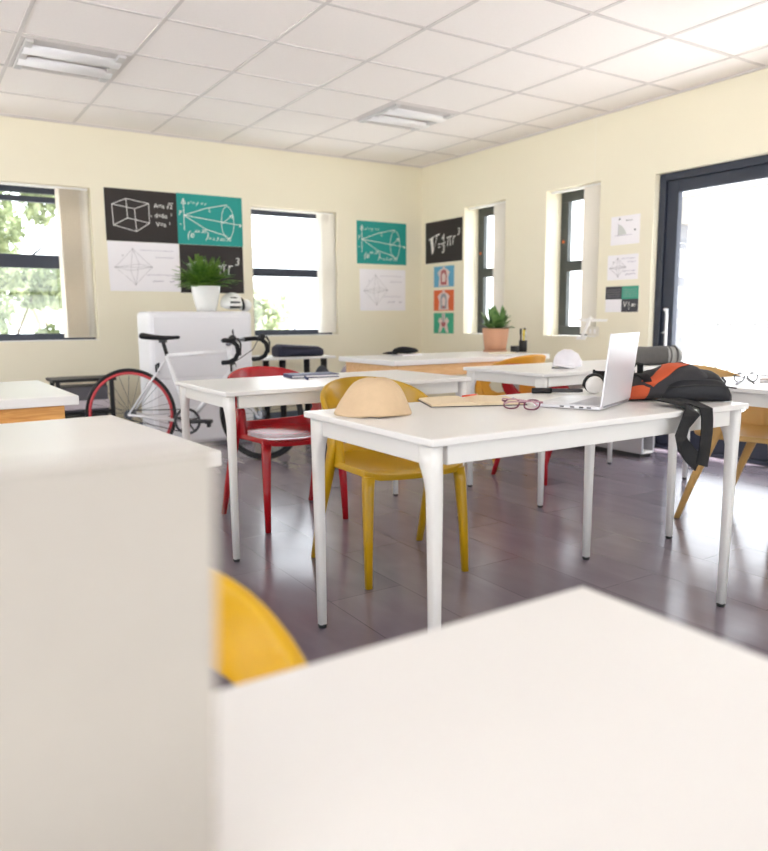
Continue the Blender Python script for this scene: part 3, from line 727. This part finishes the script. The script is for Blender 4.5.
# ------------------------------------------------------------------ plants
fern_m = leaf_mat('fern green', (64, 108, 34), (122, 160, 66), .25); soil_m = mat('soil', (62, 46, 36), .95, var=.3, bump=.4)
cer = mat('white ceramic', (240, 240, 238), .25, coat=.3)
fp = empty('potted_fern', (2.155, 6.07, 1.082), label='bushy green fern in a white pot on the cabinet', cat='plant')
MB().lathe([(.06, 0), (.078, .004), (.092, .06), (.112, .15), (.117, .20), (.119, .207), (.113, .207), (.108, .16), (.104, .155)], n=40).build('pot', cer, fp)
MB().lathe([(.001, .165), (.06, .168), (.104, .158)], n=24).build('soil', soil_m, fp)
fo = MB(); r = random.Random(11)
for k in range(125):
    a = r.random()*2*PI; tilt = .25+1.0*r.random(); ln = .15+.10*r.random()
    d = Vector((math.cos(a), math.sin(a), 0)); side = Vector((-math.sin(a), math.cos(a), 0)); p = Vector((d.x*.04*r.random(), d.y*.04*r.random(), .17)); dirn = (d*math.sin(tilt*.6)+Vector((0, 0, 1))*math.cos(tilt*.6)).normalized()
    n = 12; stem = [p.copy()]
    for j in range(n):
        dirn = (dirn+d*.05*tilt+Vector((0, 0, -.075*tilt))).normalized(); p = p+dirn*ln/n*1.2; stem.append(p.copy())
    for j in range(2, n+1):
        q = stem[j]; t = (stem[j]-stem[j-1]).normalized(); L = .042*math.sin(PI*(.15+.8*j/(n+1)))+.006; up = side.cross(t).normalized()
        for s in (-1, 1):
            e = (side*s+t*.55+up*.15*r.uniform(-1, 1)).normalized(); wv = t*.011
            fo.quad([q-wv, q+e*L*.5-wv*1.2+up*.002, q+e*L, q+e*L*.5+wv*1.2+up*.002])
    fo.tube(stem[::3]+[stem[-1]], .0016, 4)
fo.build('foliage', fern_m, fp)

tp = empty('potted_plant', (4.16, 4.75, .735), label='broad-leaved green plant in a terracotta pot on the pine table', cat='plant')
terra = mat('terracotta', (200, 150, 120), .8, var=.08, scale=14, bump=.06)
MB().lathe([(.078, .018), (.088, .02), (.097, .08), (.106, .155), (.110, .185), (.110, .196), (.10, .196), (.096, .165)], n=36).build('pot', terra, tp)
MB().lathe([(.085, 0), (.097, .002), (.103, .016), (.094, .016), (.088, .010)], n=36).build('saucer', terra, tp)
MB().lathe([(.001, .175), (.05, .178), (.0965, .168)], n=24).build('soil', soil_m, tp)
fo = MB(); r = random.Random(5)
for k in range(64):
    a = r.random()*2*PI; el = .45+1.0*r.random(); base = Vector((.05*math.cos(a)*r.random(), .05*math.sin(a)*r.random(), .175))
    dirn = Vector((math.cos(a)*math.cos(el), math.sin(a)*math.cos(el), math.sin(el))); side = Vector((-math.sin(a), math.cos(a), 0)); ln = .11+.13*r.random()*(math.sin(el))
    pts = [base+dirn*ln*q+Vector((0, 0, -.05*q*q*math.cos(el))) for q in (0, .25, .45, .65, .85, 1.)]
    rings = [[p-side*w, p+Vector((0, 0, -.004)), p+side*w] for p, w in zip(pts, (.002, .004, .021, .026, .017, .001))]
    fo.loft(rings, closed=False)
fo.build('foliage', leaf_mat('plant green', (66, 106, 52), (122, 156, 88), .25), tp)

# ------------------------------------------------------------------ things on the cabinet, side table, rear table
hm = empty('cycle_helmet', (2.38, 6.07, 1.082), math.radians(8), label='white and black helmet lying beside the fern pot on the cabinet', cat='helmet')
def dome(p): return Vector((p.x, p.y, p.z if p.z > 0 else p.z*.35))
MB().ellipsoid((0, 0, .055), .105, .085, .105, 24, 14, fn=dome).build('shell', cer, hm)
MB().ellipsoid((.115, -.01, .052), .062, .06, .052, 18, 10).build('end_cap', cer, hm)
v = MB()
for (z, yy, x0, x1) in ((.035, -.086, -.06, .03), (.075, -.084, -.055, .03), (.112, -.066, -.045, .025)): v.tube([(x0, yy+.012, z), ((x0+x1)/2, yy, z), (x1, yy+.008, z)], .0085, 8)
v.tube([(.066, -.068, .01), (.072, -.074, .05), (.066, -.058, .10), (.06, -.01, .125)], .011, 8)
v.build('black_padding', black_m, hm, label='black padding and vents')

db = empty('bag', (2.99, 6.08, .684), math.radians(-4), label='dark navy zipped case on the small side table under the window', cat='bag')
navy = mat('navy fabric', (38, 40, 62), .7, var=.15, scale=80, bump=.1)
rings = []
for k in range(13):
    q = k/12; x = -.215+.43*q; h = (.115-.03*q)*(1 if 0 < k < 12 else .8); w = .12*(1-.25*abs(2*q-1)**3)
    rings.append([(x, w*math.copysign(abs(math.cos(a))**.5, math.cos(a)), h/2+h/2*math.copysign(abs(math.sin(a))**.6, math.sin(a))) for a in [2*PI*j/20 for j in range(20)]])
MB().loft(rings).build('body', navy, db)
MB().tube([(-.205, -.118, .085), (0, -.124, .075), (.2, -.10, .06), (.222, -.02, .05)], .004, 6).build('zip', black_m, db)
MB().ellipsoid((.215, -.03, .045), .022, .035, .02).build('end_tab', black_m, db)

def lump(name, loc, rx, ry, rz, m, label, cat, seed, amp=.12, flat=.4):
    """soft bag resting on its flattened underside"""
    def fn(p):
        n = noise.noise(Vector((p.x/rx*1.3+seed, p.y/ry*1.3, p.z/rz*1.3)))*amp
        q = p*(1+n); q.z = q.z if q.z > -rz*flat else -rz*flat
        return q
    return MB().ellipsoid((0, 0, rz*flat), rx, ry, rz, 28, 18, fn=fn).build(name, m, label=label, cat=cat)
o = lump('bag', (0, 0, 0), .11, .11, .40, mat('slate bag', (52, 54, 62), .75, var=.1), 'dark round bag standing on the floor behind the side table legs', 'bag', 2, .08, .6); o.location = (2.99, 5.62, 0)
o = lump('bag', (0, 0, 0), .12, .11, .38, mat('grey lilac bag', (150, 142, 154), .8, var=.1), 'grey-lilac bag on the floor between dark bag and pine table', 'bag', 7, .1, .6); o.location = (3.25, 5.66, 0)

bb = MB().box(-.10, .10, -.07, .07, 0, .012).build('book', paper_m, bevel=.002, label='thin white book under the black cap on the pine table', cat='book'); bb.location = (3.26, 4.74, .735); bb.rotation_euler = (0, 0, .1)
bc = empty('cap', (3.23, 4.75, .748), math.radians(-8), label='flattened black cap on a white book on the pine table', cat='cap')
MB().ellipsoid((.02, 0, .02), .105, .08, .035, 20, 10, fn=lambda p: Vector((p.x, p.y, (p.z if p.z > 0 else p.z*.5)*(1+.25*noise.noise(p*22))))).build('crown', soft_black, bc)
MB().loft([[(-.08-.09*math.cos(a)*q, .075*math.sin(a)*(1-.1*q), .012-.012*q*q+.006*math.cos(a)) for a in [-PI/2+PI*k/10 for k in range(11)]] for q in (0, .5, 1)], closed=False).build('brim', soft_black, bc, solid=.004)
nbk = MB().box(-.09, .09, -.065, .065, 0, .010).build('notebook', mat('cream paper', (234, 226, 204), .8), bevel=.002, label='small cream notebook lying before the terracotta pot', cat='notebook'); nbk.location = (4.02, 4.50, .735)
ph = empty('pen_holder', (4.315, 4.60, .735), label='black desk holder of pens beside the terracotta pot', cat='pen holder')
MB().lathe([(.001, 0), (.034, 0), (.036, .05), (.031, .05), (.030, .006), (.001, .006)], (-.075, 0, 0), 20).build('cup', black_m, ph)
MB().lathe([(.001, 0), (.032, 0), (.034, .095), (.030, .095), (.029, .006), (.001, .006)], (.015, 0, 0), 24).build('tall_cup', black_m, ph)
for k, (x, y, z, dx, m, lb) in enumerate(((.002, .008, .185, -.006, black_m, 'black pen standing in the tall holder, nearest the pot'), (.012, -.012, .175, .0, mat('yellow pen', (220, 196, 60), .4), 'yellow pen standing in the black holder'), (.028, .005, .19, .006, black_m, 'black pen in the tall holder, farthest from the pot'), (.022, -.013, .165, .002, mat('silver pen', (200, 204, 210), .3), 'silver pen standing in the black holder'))):
    p = empty('pen', (4.315+x, 4.60+y, .742), label=lb, cat='pen', group='pens in the holder')
    MB().cyl((0, 0, 0), (dx, 0, z-.05), .007, 10).build('barrel', m, p)
    MB().cyl((dx, 0, z-.05), (dx*1.25, 0, z), .009, 10).build('cap', m, p)

# ------------------------------------------------------------------ things on the third desk
wc = empty('cap', (3.25, 3.08, .7315), math.radians(20), label='crumpled white cap on the desk beneath the narrow window', cat='cap')
wcm = mat('white cotton', (232, 230, 236), .85, var=.05, scale=50)
def crump(p):
    z = p.z if p.z > 0 else p.z*.12
    q = Vector((p.x, p.y, z+.012)); n = noise.noise(p*30)*.013+noise.noise(p*70)*.007
    return q*(1+n*7)
MB().ellipsoid((0, 0, 0), .076, .084, .092, 48, 28, fn=crump).build('crown', wcm, wc)
MB().loft([[(-.048-.09*math.cos(a)*q, .07*math.sin(a)*(1-.1*q), .018-.010*q+.01*math.cos(2*a)*q) for a in [-PI/2+PI*k/10 for k in range(11)]] for q in (0, .33, .66, 1)], closed=False).build('brim', wcm, wc, solid=.004)
gb = empty('rolled_bag', (3.865, 2.935, .73), math.radians(-30), label='grey rolled fabric bag on the desk behind the backpack', cat='bag')
gbm = mat('grey felt', (98, 96, 94), .9, var=.12, scale=40, bump=.15); gbl = mat('pale grey felt', (168, 168, 166), .9, var=.12, scale=40)
def roll(x0, x1, n, r0, r1, seed):
    rings = []
    for k in range(n+1):
        q = k/n; x = x0+(x1-x0)*q; R = (r0+(r1-r0)*q)
        rings.append([(x, R*1.15*math.cos(a)*(1+.08*noise.noise(Vector((x*12, math.cos(a)*2, seed)))), max(.0, R*.93+R*math.sin(a)*(1+.10*noise.noise(Vector((x*14, math.sin(a)*2+seed, 1)))))) for a in [2*PI*j/22 for j in range(22)]])
    return rings
rs = roll(-.16, .05, 10, .055, .060, 1); c0 = [(rs[0][j][0]-.015, rs[0][j][1]*.6, .05+(rs[0][j][2]-.05)*.6) for j in range(22)]
MB().loft([c0]+rs).build('body', gbm, gb)
rs = roll(.045, .125, 6, .060, .053, 2); c1 = [(rs[-1][j][0]+.02, rs[-1][j][1]*.6, .05+(rs[-1][j][2]-.05)*.6) for j in range(22)]
MB().loft(rs+[c1]).build('end_panel', gbl, gb)
for x in (.06, .10): MB().loft([[(x+dx, p[1]*1.03, max(0, p[2]*1.015)) for p in roll(x, x+.001, 1, .0595, .0595, 2)[0]] for dx in (0, .008)]).build('band', gbm, gb)

# white model plane on threads
ap = empty('model_plane', (4.55, 4.10, .975), label='small white model plane hanging before the wall socket on a thread', cat='model plane')
apm = mat('white balsa', (246, 244, 240), .5)
nose, tail = Vector((0, -.01, .02)), Vector((-.02, .055, -.125)); fwd = (nose-tail).normalized()
MB().tube([nose+fwd*.03, nose+fwd*.015, nose, nose-fwd*.06, tail], [.006, .015, .018, .014, .007], 12).build('fuselage', apm, ap)
ws = Vector((.05, -.995, -.02)).normalized(); wn = fwd.cross(ws)
wg = MB(); wg.loft([[nose+ws*s*.165-fwd*(.012 if k else -.012)*(1.15-abs(s)*.35)+wn*h for k, h in ((0, .003), (1, .003), (1, -.003), (0, -.003))] for s in (-1, -.5, 0, .5, 1)], smooth=False); wg.build('wing', apm, ap)
tg = MB(); tg.loft([[tail+ws*s*.045-fwd*(.010 if k else -.016)+wn*h for k, h in ((0, .003), (1, .003), (1, -.003), (0, -.003))] for s in (-1, 0, 1)], smooth=False); tg.build('tailplane', apm, ap)
MB().cyl((0, -.01, .03), (0, -.01, ZC-.975), .0006, 5).build('thread', white_m, ap)

# ------------------------------------------------------------------ second desk: navy notebook and pen
nb = empty('notebook', (1.745, 3.40, .73), math.radians(-10), label='closed navy notebook with white pages on the desk by the red chair', cat='notebook')
nvy = mat('navy cover', (58, 62, 100), .5, var=.05)
MB().box(-.125, .125, -.075, .075, .013, .0165).box(-.125, .125, -.075, .075, 0, .0035).box(-.126, -.122, -.075, .075, 0, .0165).build('cover', nvy, nb, bevel=.001)
MB().box(-.12, .12, -.071, .071, .0035, .013).build('pages', paper_m, nb)
pn = MB().tube([(-.07, 0, .006), (.06, 0, .006), (.075, 0, .006)], [.006, .006, .002], 10).build('pen', nvy, label='navy pen leaning off the edge of the navy notebook', cat='pen'); pn.location = (1.66, 3.29, .73); pn.rotation_euler = (0, 0, 1.2)

# ------------------------------------------------------------------ fourth desk: glasses, booklet, pen
def glasses(name, m, loc, rz, label, tilt=0., folded=False):
    g = empty(name, loc, rz, label=label, cat='glasses'); g.rotation_euler = (tilt, 0, rz)
    lens = glass_mat('lens glass', .12)
    fr = MB(); rim = lambda cx: [(cx+.025*math.copysign(abs(math.cos(a))**.8, math.cos(a)), 0, .021+.019*math.copysign(abs(math.sin(a))**.8, math.sin(a))) for a in [2*PI*k/28 for k in range(28)]]
    for cx in (-.034, .034): fr.tube(rim(cx), .0026, 6, closed=True, up=(0, 1, 0))
    fr.tube([(-.011, 0, .026), (0, -.002, .030), (.011, 0, .026)], .0026, 6).tube([(.058, 0, .03), (.068, .002, .031)], .003, 6).tube([(-.058, 0, .03), (-.068, .002, .031)], .003, 6)
    fr.build('frame', m, g)
    for cx in (-.034, .034):
        mb = MB(); p = rim(cx); mb._fin([mb.bm.faces.new([mb.bm.verts.new(q) for q in p])]); mb.build('lens', lens, g)
    for s in (-1, 1):
        if folded: MB().tube([(s*.068, .002, .031), (s*.064, .010+.004*s, .030), (0, .012+.004*s, .026), (-s*.04, .011+.004*s, .022), (-s*.056, .012, .012)], [.0025, .0025, .0022, .0022, .003], 6).build('temple', mat('clear plum temple', (190, 150, 160), .25), g); continue
        MB().tube([(s*.068, .002, .031), (s*.069, .06, .029), (s*.068, .105, .024), (s*.066, .135, .006)], [.0025, .0022, .0022, .003], 6).build('temple', m, g)
    return g
glasses('eyeglasses', mat('plum frame', (112, 44, 74), .3), (1.655, 1.765, .7325), math.radians(118), 'plum-framed folded eyeglasses between open notebook and laptop', math.radians(42), True)
glasses('eyeglasses', mat('dark frame', (62, 56, 54), .3), (3.17, 1.93, .7305), math.radians(160), 'dark-framed eyeglasses on the desk in front of the glass door')
bl = empty('booklet', (3.36, 1.83, .73), math.radians(5), label='booklet with a brownish cover on the desk before the glass door', cat='booklet')
MB().box(-.12, .12, -.085, .085, .0, .011).build('pages', paper_m, bl, bevel=.001); MB().box(-.122, .122, -.087, .087, .011, .014).build('cover', mat('rose brown cover', (186, 164, 152), .6), bl, bevel=.001)
p = MB().tube([(-.06, 0, .005), (.05, 0, .005), (.062, 0, .005)], [.005, .005, .001], 8).build('pen', mat('grey pen', (170, 170, 178), .35), label='short grey pen beside the dark-framed eyeglasses', cat='pen'); p.location = (3.06, 1.90, .73); p.rotation_euler = (0, 0, .5)

# ------------------------------------------------------------------ front desk
# bucket hat
hatm = mat('sand cotton', (210, 184, 150), .9, var=.06, scale=60, bump=.12)
def hatring(r, z, wob=.03, n=56):
    """one ring of the soft hat: the brim dips and lifts, the crown leans a little"""
    k = z/.11; out = []
    for j in range(n):
        a = 2*PI*j/n; q = Vector((math.cos(a), math.sin(a), z*12))
        w = 1+wob*math.sin(3*a+.6)*(1-k)+wob*.8*math.cos(2*a)+.035*noise.noise(q*1.7)
        out.append((r*math.cos(a)*w+.008*k, r*math.sin(a)*w, max(.0012, z+(.004*math.sin(3*a+1)+.003*noise.noise(q*3))*(1-k*.5)-(.001 if z < .005 else 0))))
    return out
prof = ((.118, .004), (.1225, .0025), (.1195, .010), (.1135, .022), (.1065, .036), (.099, .050), (.0905, .065), (.080, .081), (.067, .095), (.050, .105), (.030, .110), (.008, .1112))
MB().loft([hatring(r, z) for r, z in prof]).build('bucket_hat', hatm, label='sand-coloured bucket hat on the front desk', cat='hat').location = (1.230, 1.972, .73)

# open notebook with pencil and pen
on = empty('open_notebook', (1.66, 2.02, .73), math.radians(-24), label='open notebook with cream pages on the front desk beside the hat', cat='notebook')
krf = mat('kraft pages', (228, 210, 178), .85, var=.03, scale=50)
MB().box(-.168, .168, -.112, .112, 0, .003).build('cover', mat('black cover', (46, 42, 44), .5), on, bevel=.001)
for s in (-1, 1):
    rings = [[(s*x, y, z) for x, z in ((0, .004), (.02, .014), (.06, .015), (.12, .012), (.163, .009), (.163, .003), (0, .003))] for y in (-.108, .108)]
    MB().loft(rings, smooth=False).build('page_block', krf, on)
pc = empty('pencil', (1.70, 2.075, .7465), math.radians(16), label='short red pencil lying on the open notebook', cat='pencil')
MB().tube([(-.045, 0, .003), (.04, 0, .003)], .0033, 6).build('barrel', mat('red pencil', (226, 96, 60), .5), pc); MB().tube([(.04, 0, .003), (.052, 0, .003)], [.0033, .0005], 6).build('tip', krf, pc)
pe = empty('pen', (1.80, 1.965, .73), math.radians(40), label='grey ballpoint pen next to the open notebook', cat='pen')
MB().tube([(-.06, 0, .0055), (.05, 0, .0055), (.07, 0, .0055)], [.0052, .0052, .001], 10).build('barrel', mat('blue grey pen', (160, 168, 186), .35), pe); MB().tube([(-.06, -.004, .0095), (-.025, -.004, .0095)], .0015, 6).build('clip', alu, pe)

# laptops: origin at the hinge line's centre, lid back faces -y
def make_laptop(w, d, lidh, lean):
    t = empty('laptop'); sil = mat('silver aluminium', (222, 222, 228), .35, metal=.25, var=.01)
    MB().box(-w/2, w/2, 0, d, .002, .013).build('base', sil, t, bevel=.003, seg=3)
    k = MB()
    for j in range(5):
        for i in range(13): x = -w/2+.03+(w-.06)*i/13; y = .028+.018*j; k.box(x, x+(w-.06)/13-.004, y, y+.014, .013, .0142)
    k.build('keyboard', mat('pale keys', (206, 206, 212), .5), t)
    MB().box(-.055, .055, d-.09, d-.012, .0128, .0134).build('trackpad', mat('trackpad', (206, 206, 210), .3), t)
    pr = MB()
    for x in (.03, .055, .085, .12): pr.box(-w/2-.0006, -w/2+.004, x, x+.014, .0055, .0105)
    pr.build('port', mat('port dark', (80, 80, 86), .5), t)
    M = Matrix.Translation((0, .002, .013)) @ Matrix.Rotation(lean, 4, 'X')
    MB().box(-w/2, w/2, -.006, 0, 0, lidh, M).build('lid', sil, t, bevel=.0025, seg=3)
    MB().box(-w/2+.008, w/2-.008, .0002, .0008, .012, lidh-.008, M).build('screen', mat('screen glass', (22, 24, 28), .12), t)
    MB().tube([(-w/2+.03, .001, .012), (w/2-.03, .001, .012)], .006, 8).build('hinge', mat('hinge grey', (150, 150, 156), .4), t)
    return t
an = math.radians(23); hx = Vector((math.cos(an), math.sin(an))); c = Vector((1.842, 1.600))+hx*.155
lap = place(make_laptop(.31, .225, .232, math.radians(6)), (c.x, c.y, .73), an, label='open silver laptop in focus on the front desk, lid back showing', cat='laptop', group='silver laptops')
lap2 = copy_tree(lap); remat(lap2, MATS['silver aluminium'], mat('warm grey aluminium', (170, 164, 156), .5, metal=.0)); place(lap2, (.113-.155, .340, .73), 0, label='pale laptop lid, badly out of focus, close to the camera', cat='laptop')

# headphones behind the laptop
hp = empty('headphones', (2.30, 1.935, .73), math.radians(-36), label='white headphones with black headband behind the silver laptop', cat='headphones')
hpw = mat('white plastic', (240, 238, 236), .35)
RX = lambda a: Matrix.Rotation(a, 3, 'X')
for s in (-1, 1):
    e = MB(); e.lathe([(.004, -.018), (.028, -.017), (.033, -.010), (.034, .0), (.030, .012), (.02, .016), (.003, .017)], (s*.075, 0, .0345), 28, M=RX(-PI/2)); e.build('ear_cup', hpw, hp)
    MB().lathe([(.015, -.009), (.034, -.008), (.036, 0), (.033, .008), (.014, .009)], (s*.075, .024, .0365), 24, M=RX(-PI/2)).build('ear_pad', soft_black, hp)
    MB().tube([(s*.075+.039*math.cos(a), .004, .0345+.039*math.sin(a)) for a in [PI*(-.05+1.1*k/16) for k in range(17)]], .006, 8).build('yoke', black_m, hp)
MB().ribbon([(.075*math.cos(a), .01+.075*math.sin(a), .079-.012*math.sin(a)) for a in [PI*k/20 for k in range(21)]], .028, (0, 0, 1), .008).build('headband', soft_black, hp)
mk = empty('marker', (2.135, 2.075, .73), math.radians(-37), label='long black marker lying behind the open laptop', cat='marker')
MB().tube([(-.095, 0, .011), (-.02, 0, .011)], .011, 12).build('cap', black_m, mk); MB().tube([(-.02, 0, .011), (.085, 0, .011), (.1, 0, .011)], [.008, .008, .006], 12).build('barrel', mat('charcoal plastic', (70, 70, 74), .5), mk)

# backpack lying on the end of the desk
bp = empty('backpack', (2.309, 1.708, .73), -math.atan2(.541, .841), label='black and orange backpack slumped on the end of the front desk', cat='backpack')
BL = .365
def bsec(q):
    """height and half-depth of the slumped bag along its length, q 0..1"""
    hs = [(0, .03), (.06, .058), (.2, .082), (.38, .108), (.55, .128), (.68, .128), (.80, .104), (.92, .082), (1, .042)]
    for (a, h0), (b, h1) in zip(hs, hs[1:]):
        if q <= b: t = (q-a)/(b-a); t = t*t*(3-2*t); h = h0+(h1-h0)*t; break
    return h, .105*(1-.6*abs(2*q-1)**5)
def bpt(q, a, off=0.):
    """surface point: a in radians, 0 = towards the camera, pi/2 = top"""
    h, w = bsec(q); x = (q-.5)*BL; ca, sa = -math.cos(a), math.sin(a)
    y = (w+off)*math.copysign(abs(ca)**.6, ca); z = h/2+(h/2+off)*math.copysign(abs(sa)**.7, sa)
    n = .009*noise.noise(Vector((x*13, y*12, z*14)))+.004*noise.noise(Vector((x*34, y*30, z*30+5)))
    return (x, y*(1+n*2), max(.001, z+n*(1 if sa > .2 else .3)))
char = mat('charcoal canvas', (50, 49, 52), .85, var=.1, scale=90, bump=.15); org = mat('orange canvas', (196, 84, 46), .8, var=.06, scale=90, bump=.1); nav = mat('black nylon', (19, 20, 28), .6, var=.15, scale=60, bump=.1)
mb = MB(); mb.loft([[bpt(k/30, 2*PI*j/32) for j in range(32)] for k in range(31)]); mb.build('body', char, bp)
def patch(qf, n1=16, n2=8, off=.0035):
    return [[bpt(*qf(i/n1, j/n2), off) for j in range(n2+1)] for i in range(n1+1)]
def bil(c00, c01, c10, c11):
    return lambda u, v: tuple((c00[i]*(1-v)+c01[i]*v)*(1-u)+(c10[i]*(1-v)+c11[i]*v)*u for i in (0, 1))
MB().loft(patch(bil((.17, .20*PI), (.27, .02*PI), (.50, .56*PI), (.66, .40*PI))), closed=False).build('stripe', org, bp, solid=.002, label='orange stripe')
MB().loft(patch(bil((.005, -.16*PI), (.02, .24*PI), (.20, -.20*PI), (.24, .02*PI)), off=.0045), closed=False).build('end_panel', org, bp, solid=.002, label='orange end panel')
# bulging front pocket, near the camera and towards the low end
rings = []
for k in range(17):
    q = k/16; x = -.05+.245*q; h = .078*(1-.72*abs(2*q-1.0)**5); d = .032*(1-.9*abs(2*q-1)**4)
    rings.append([(x, -.095-d*math.cos(a)*(1 if math.cos(a) > 0 else .6)+.004*noise.noise(Vector((x*30, a, 3))), max(.001, h/2+.001+h/2*math.copysign(abs(math.sin(a))**.7, math.sin(a)))) for a in [2*PI*j/18 for j in range(18)]])
pk = MB().loft(rings).build('front_pocket', nav, bp)
MB().tube([(-.04, -.121, .052), (.05, -.128, .060), (.14, -.127, .058), (.20, -.115, .048)], .003, 6).build('zip', black_m, pk)
rings = []
for k in range(13):
    q = k/12; x = .03+.155*q; h = .105*(1-.6*abs(2*q-1)**4); rings.append([(x, -.02+.09*math.cos(a), max(.002, h*.5+h*.52*math.sin(a)+.004*noise.noise(Vector((x*24, a*2, 9))))) for a in [2*PI*j/18 for j in range(18)]])
MB().loft(rings).build('side_pocket', nav, bp)
MB().tube([(.150, -.124, .055), (.158, -.122, .072), (.150, -.112, .086)], .004, 8).build('pull_tab', mat('grey webbing', (62, 62, 68), .8), bp)
MB().ribbon([bpt(.16, .5*PI, -.004), (-.145, -.03, .10), (-.125, -.03, .128), (-.10, -.01, .128), (-.085, .03, .10), bpt(.30, .66*PI, -.002)], .022, (0, -1, .2), .006).build('top_handle', soft_black, bp)
MB().ribbon([bpt(.22, a, .007) for a in [PI*(.16+.5*k/10) for k in range(11)]], .028, (1, 0, .2), .005).build('shoulder_strap', soft_black, bp)
# strap falling over the desk's front edge in a loop (world coordinates turned into the bag's own)
Mi = (Matrix.Translation(bp.location) @ Matrix.Rotation(-math.atan2(.541, .841), 4, 'Z')).inverted()
loc = lambda pts: [Mi @ Vector(p) for p in pts]
rot = lambda vs: [Mi.to_3x3() @ Vector(v) for v in vs]
hs = MB()
hs.ribbon(loc([(2.122, 1.60, .752), (2.110, 1.50, .744), (2.090, 1.443, .727), (2.047, 1.436, .695), (2.024, 1.434, .655), (2.034, 1.431, .625), (2.067, 1.428, .592), (2.110, 1.426, .560)]), .056,
          rot([(1, 0, 0), (1, 0, 0), (.95, 0, -.1), (.9, .1, -.35), (.95, 0, -.1), (.85, 0, .5), (.66, 0, .75), (.66, 0, .75)]), .004)
hs.ribbon(loc([(2.122, 1.422, .552), (2.135, 1.424, .60), (2.148, 1.428, .66), (2.158, 1.436, .70), (2.162, 1.445, .732), (2.172, 1.50, .744), (2.182, 1.58, .75)]), .058, rot([(.94, 0, .25)]+[(1, 0, 0)]*6), .004)
hs.build('hanging_strap', soft_black, bp)

# ------------------------------------------------------------------ light
w = bpy.data.worlds.new('overcast sky'); sc.world = w; w.use_nodes = True
bg = w.node_tree.nodes['Background']; bg.inputs['Color'].default_value = (.89, .945, 1.0, 1); bg.inputs['Strength'].default_value = 4.2
sun = bpy.data.lights.new('sun', 'SUN'); sun.energy = 13.0; sun.angle = math.radians(3); sun.color = (1, .975, .95)
so = bpy.data.objects.new('sun', sun); C.objects.link(so); so.rotation_euler = Vector((-.14, .16, -.97)).to_track_quat('-Z', 'Y').to_euler()
def portal(name, W, P, d, normal):
    l = bpy.data.lights.new(name, 'AREA'); l.shape = 'RECTANGLE'; l.size = W[1]-W[0]; l.size_y = W[3]-W[2]; l.cycles.is_portal = True
    o = bpy.data.objects.new(name, l); C.objects.link(o); o.location = P((W[0]+W[1])/2, (W[2]+W[3])/2, d)
    o.rotation_euler = Vector(normal).to_track_quat('-Z', 'Z').to_euler()
for k, (W, P, n) in enumerate([(W1, PB, (0, -1, 0)), (W2, PB, (0, -1, 0)), (W3, PR, (-1, 0, 0)), (W4, PR, (-1, 0, 0)), (DR, PR, (-1, 0, 0))]+[(h, PL, (1, 0, 0)) for h in ADDED_WL]+[(h, PF, (0, 1, 0)) for h in ADDED_WF]):
    portal('daylight_portal', W, P, TH+.02, n)

# ------------------------------------------------------------------ camera
cam = bpy.data.cameras.new('camera'); co = bpy.data.objects.new('camera', cam); C.objects.link(co)
F = 745.77
r_ = Vector((0.84077061, -0.54135695, -0.0061182)); u_ = Vector((0.08318119, 0.11800384, 0.98952311)); f_ = Vector((0.53496324, 0.83247087, -0.14424488))
co.matrix_world = Matrix(((r_.x, u_.x, -f_.x, 0), (r_.y, u_.y, -f_.y, 0), (r_.z, u_.z, -f_.z, 1.03), (0, 0, 0, 1)))
cam.sensor_fit = 'HORIZONTAL'; cam.sensor_width = 36; cam.lens = F*36/768; cam.clip_start = .02; cam.clip_end = 100
cam.dof.use_dof = True; cam.dof.focus_distance = 2.7; cam.dof.aperture_fstop = 2.9
sc.camera = co

sc.view_settings.view_transform = 'Standard'; sc.view_settings.look = 'None'; sc.view_settings.gamma = 1
sc.view_settings.exposure = 0.38
sc.view_settings.use_curve_mapping = False
sc.cycles.use_denoising = True
sc.cycles.max_bounces = 14; sc.cycles.diffuse_bounces = 8; sc.cycles.glossy_bounces = 4; sc.cycles.transparent_max_bounces = 24
sc.cycles.sample_clamp_indirect = 8; sc.cycles.caustics_reflective = False; sc.cycles.caustics_refractive = False
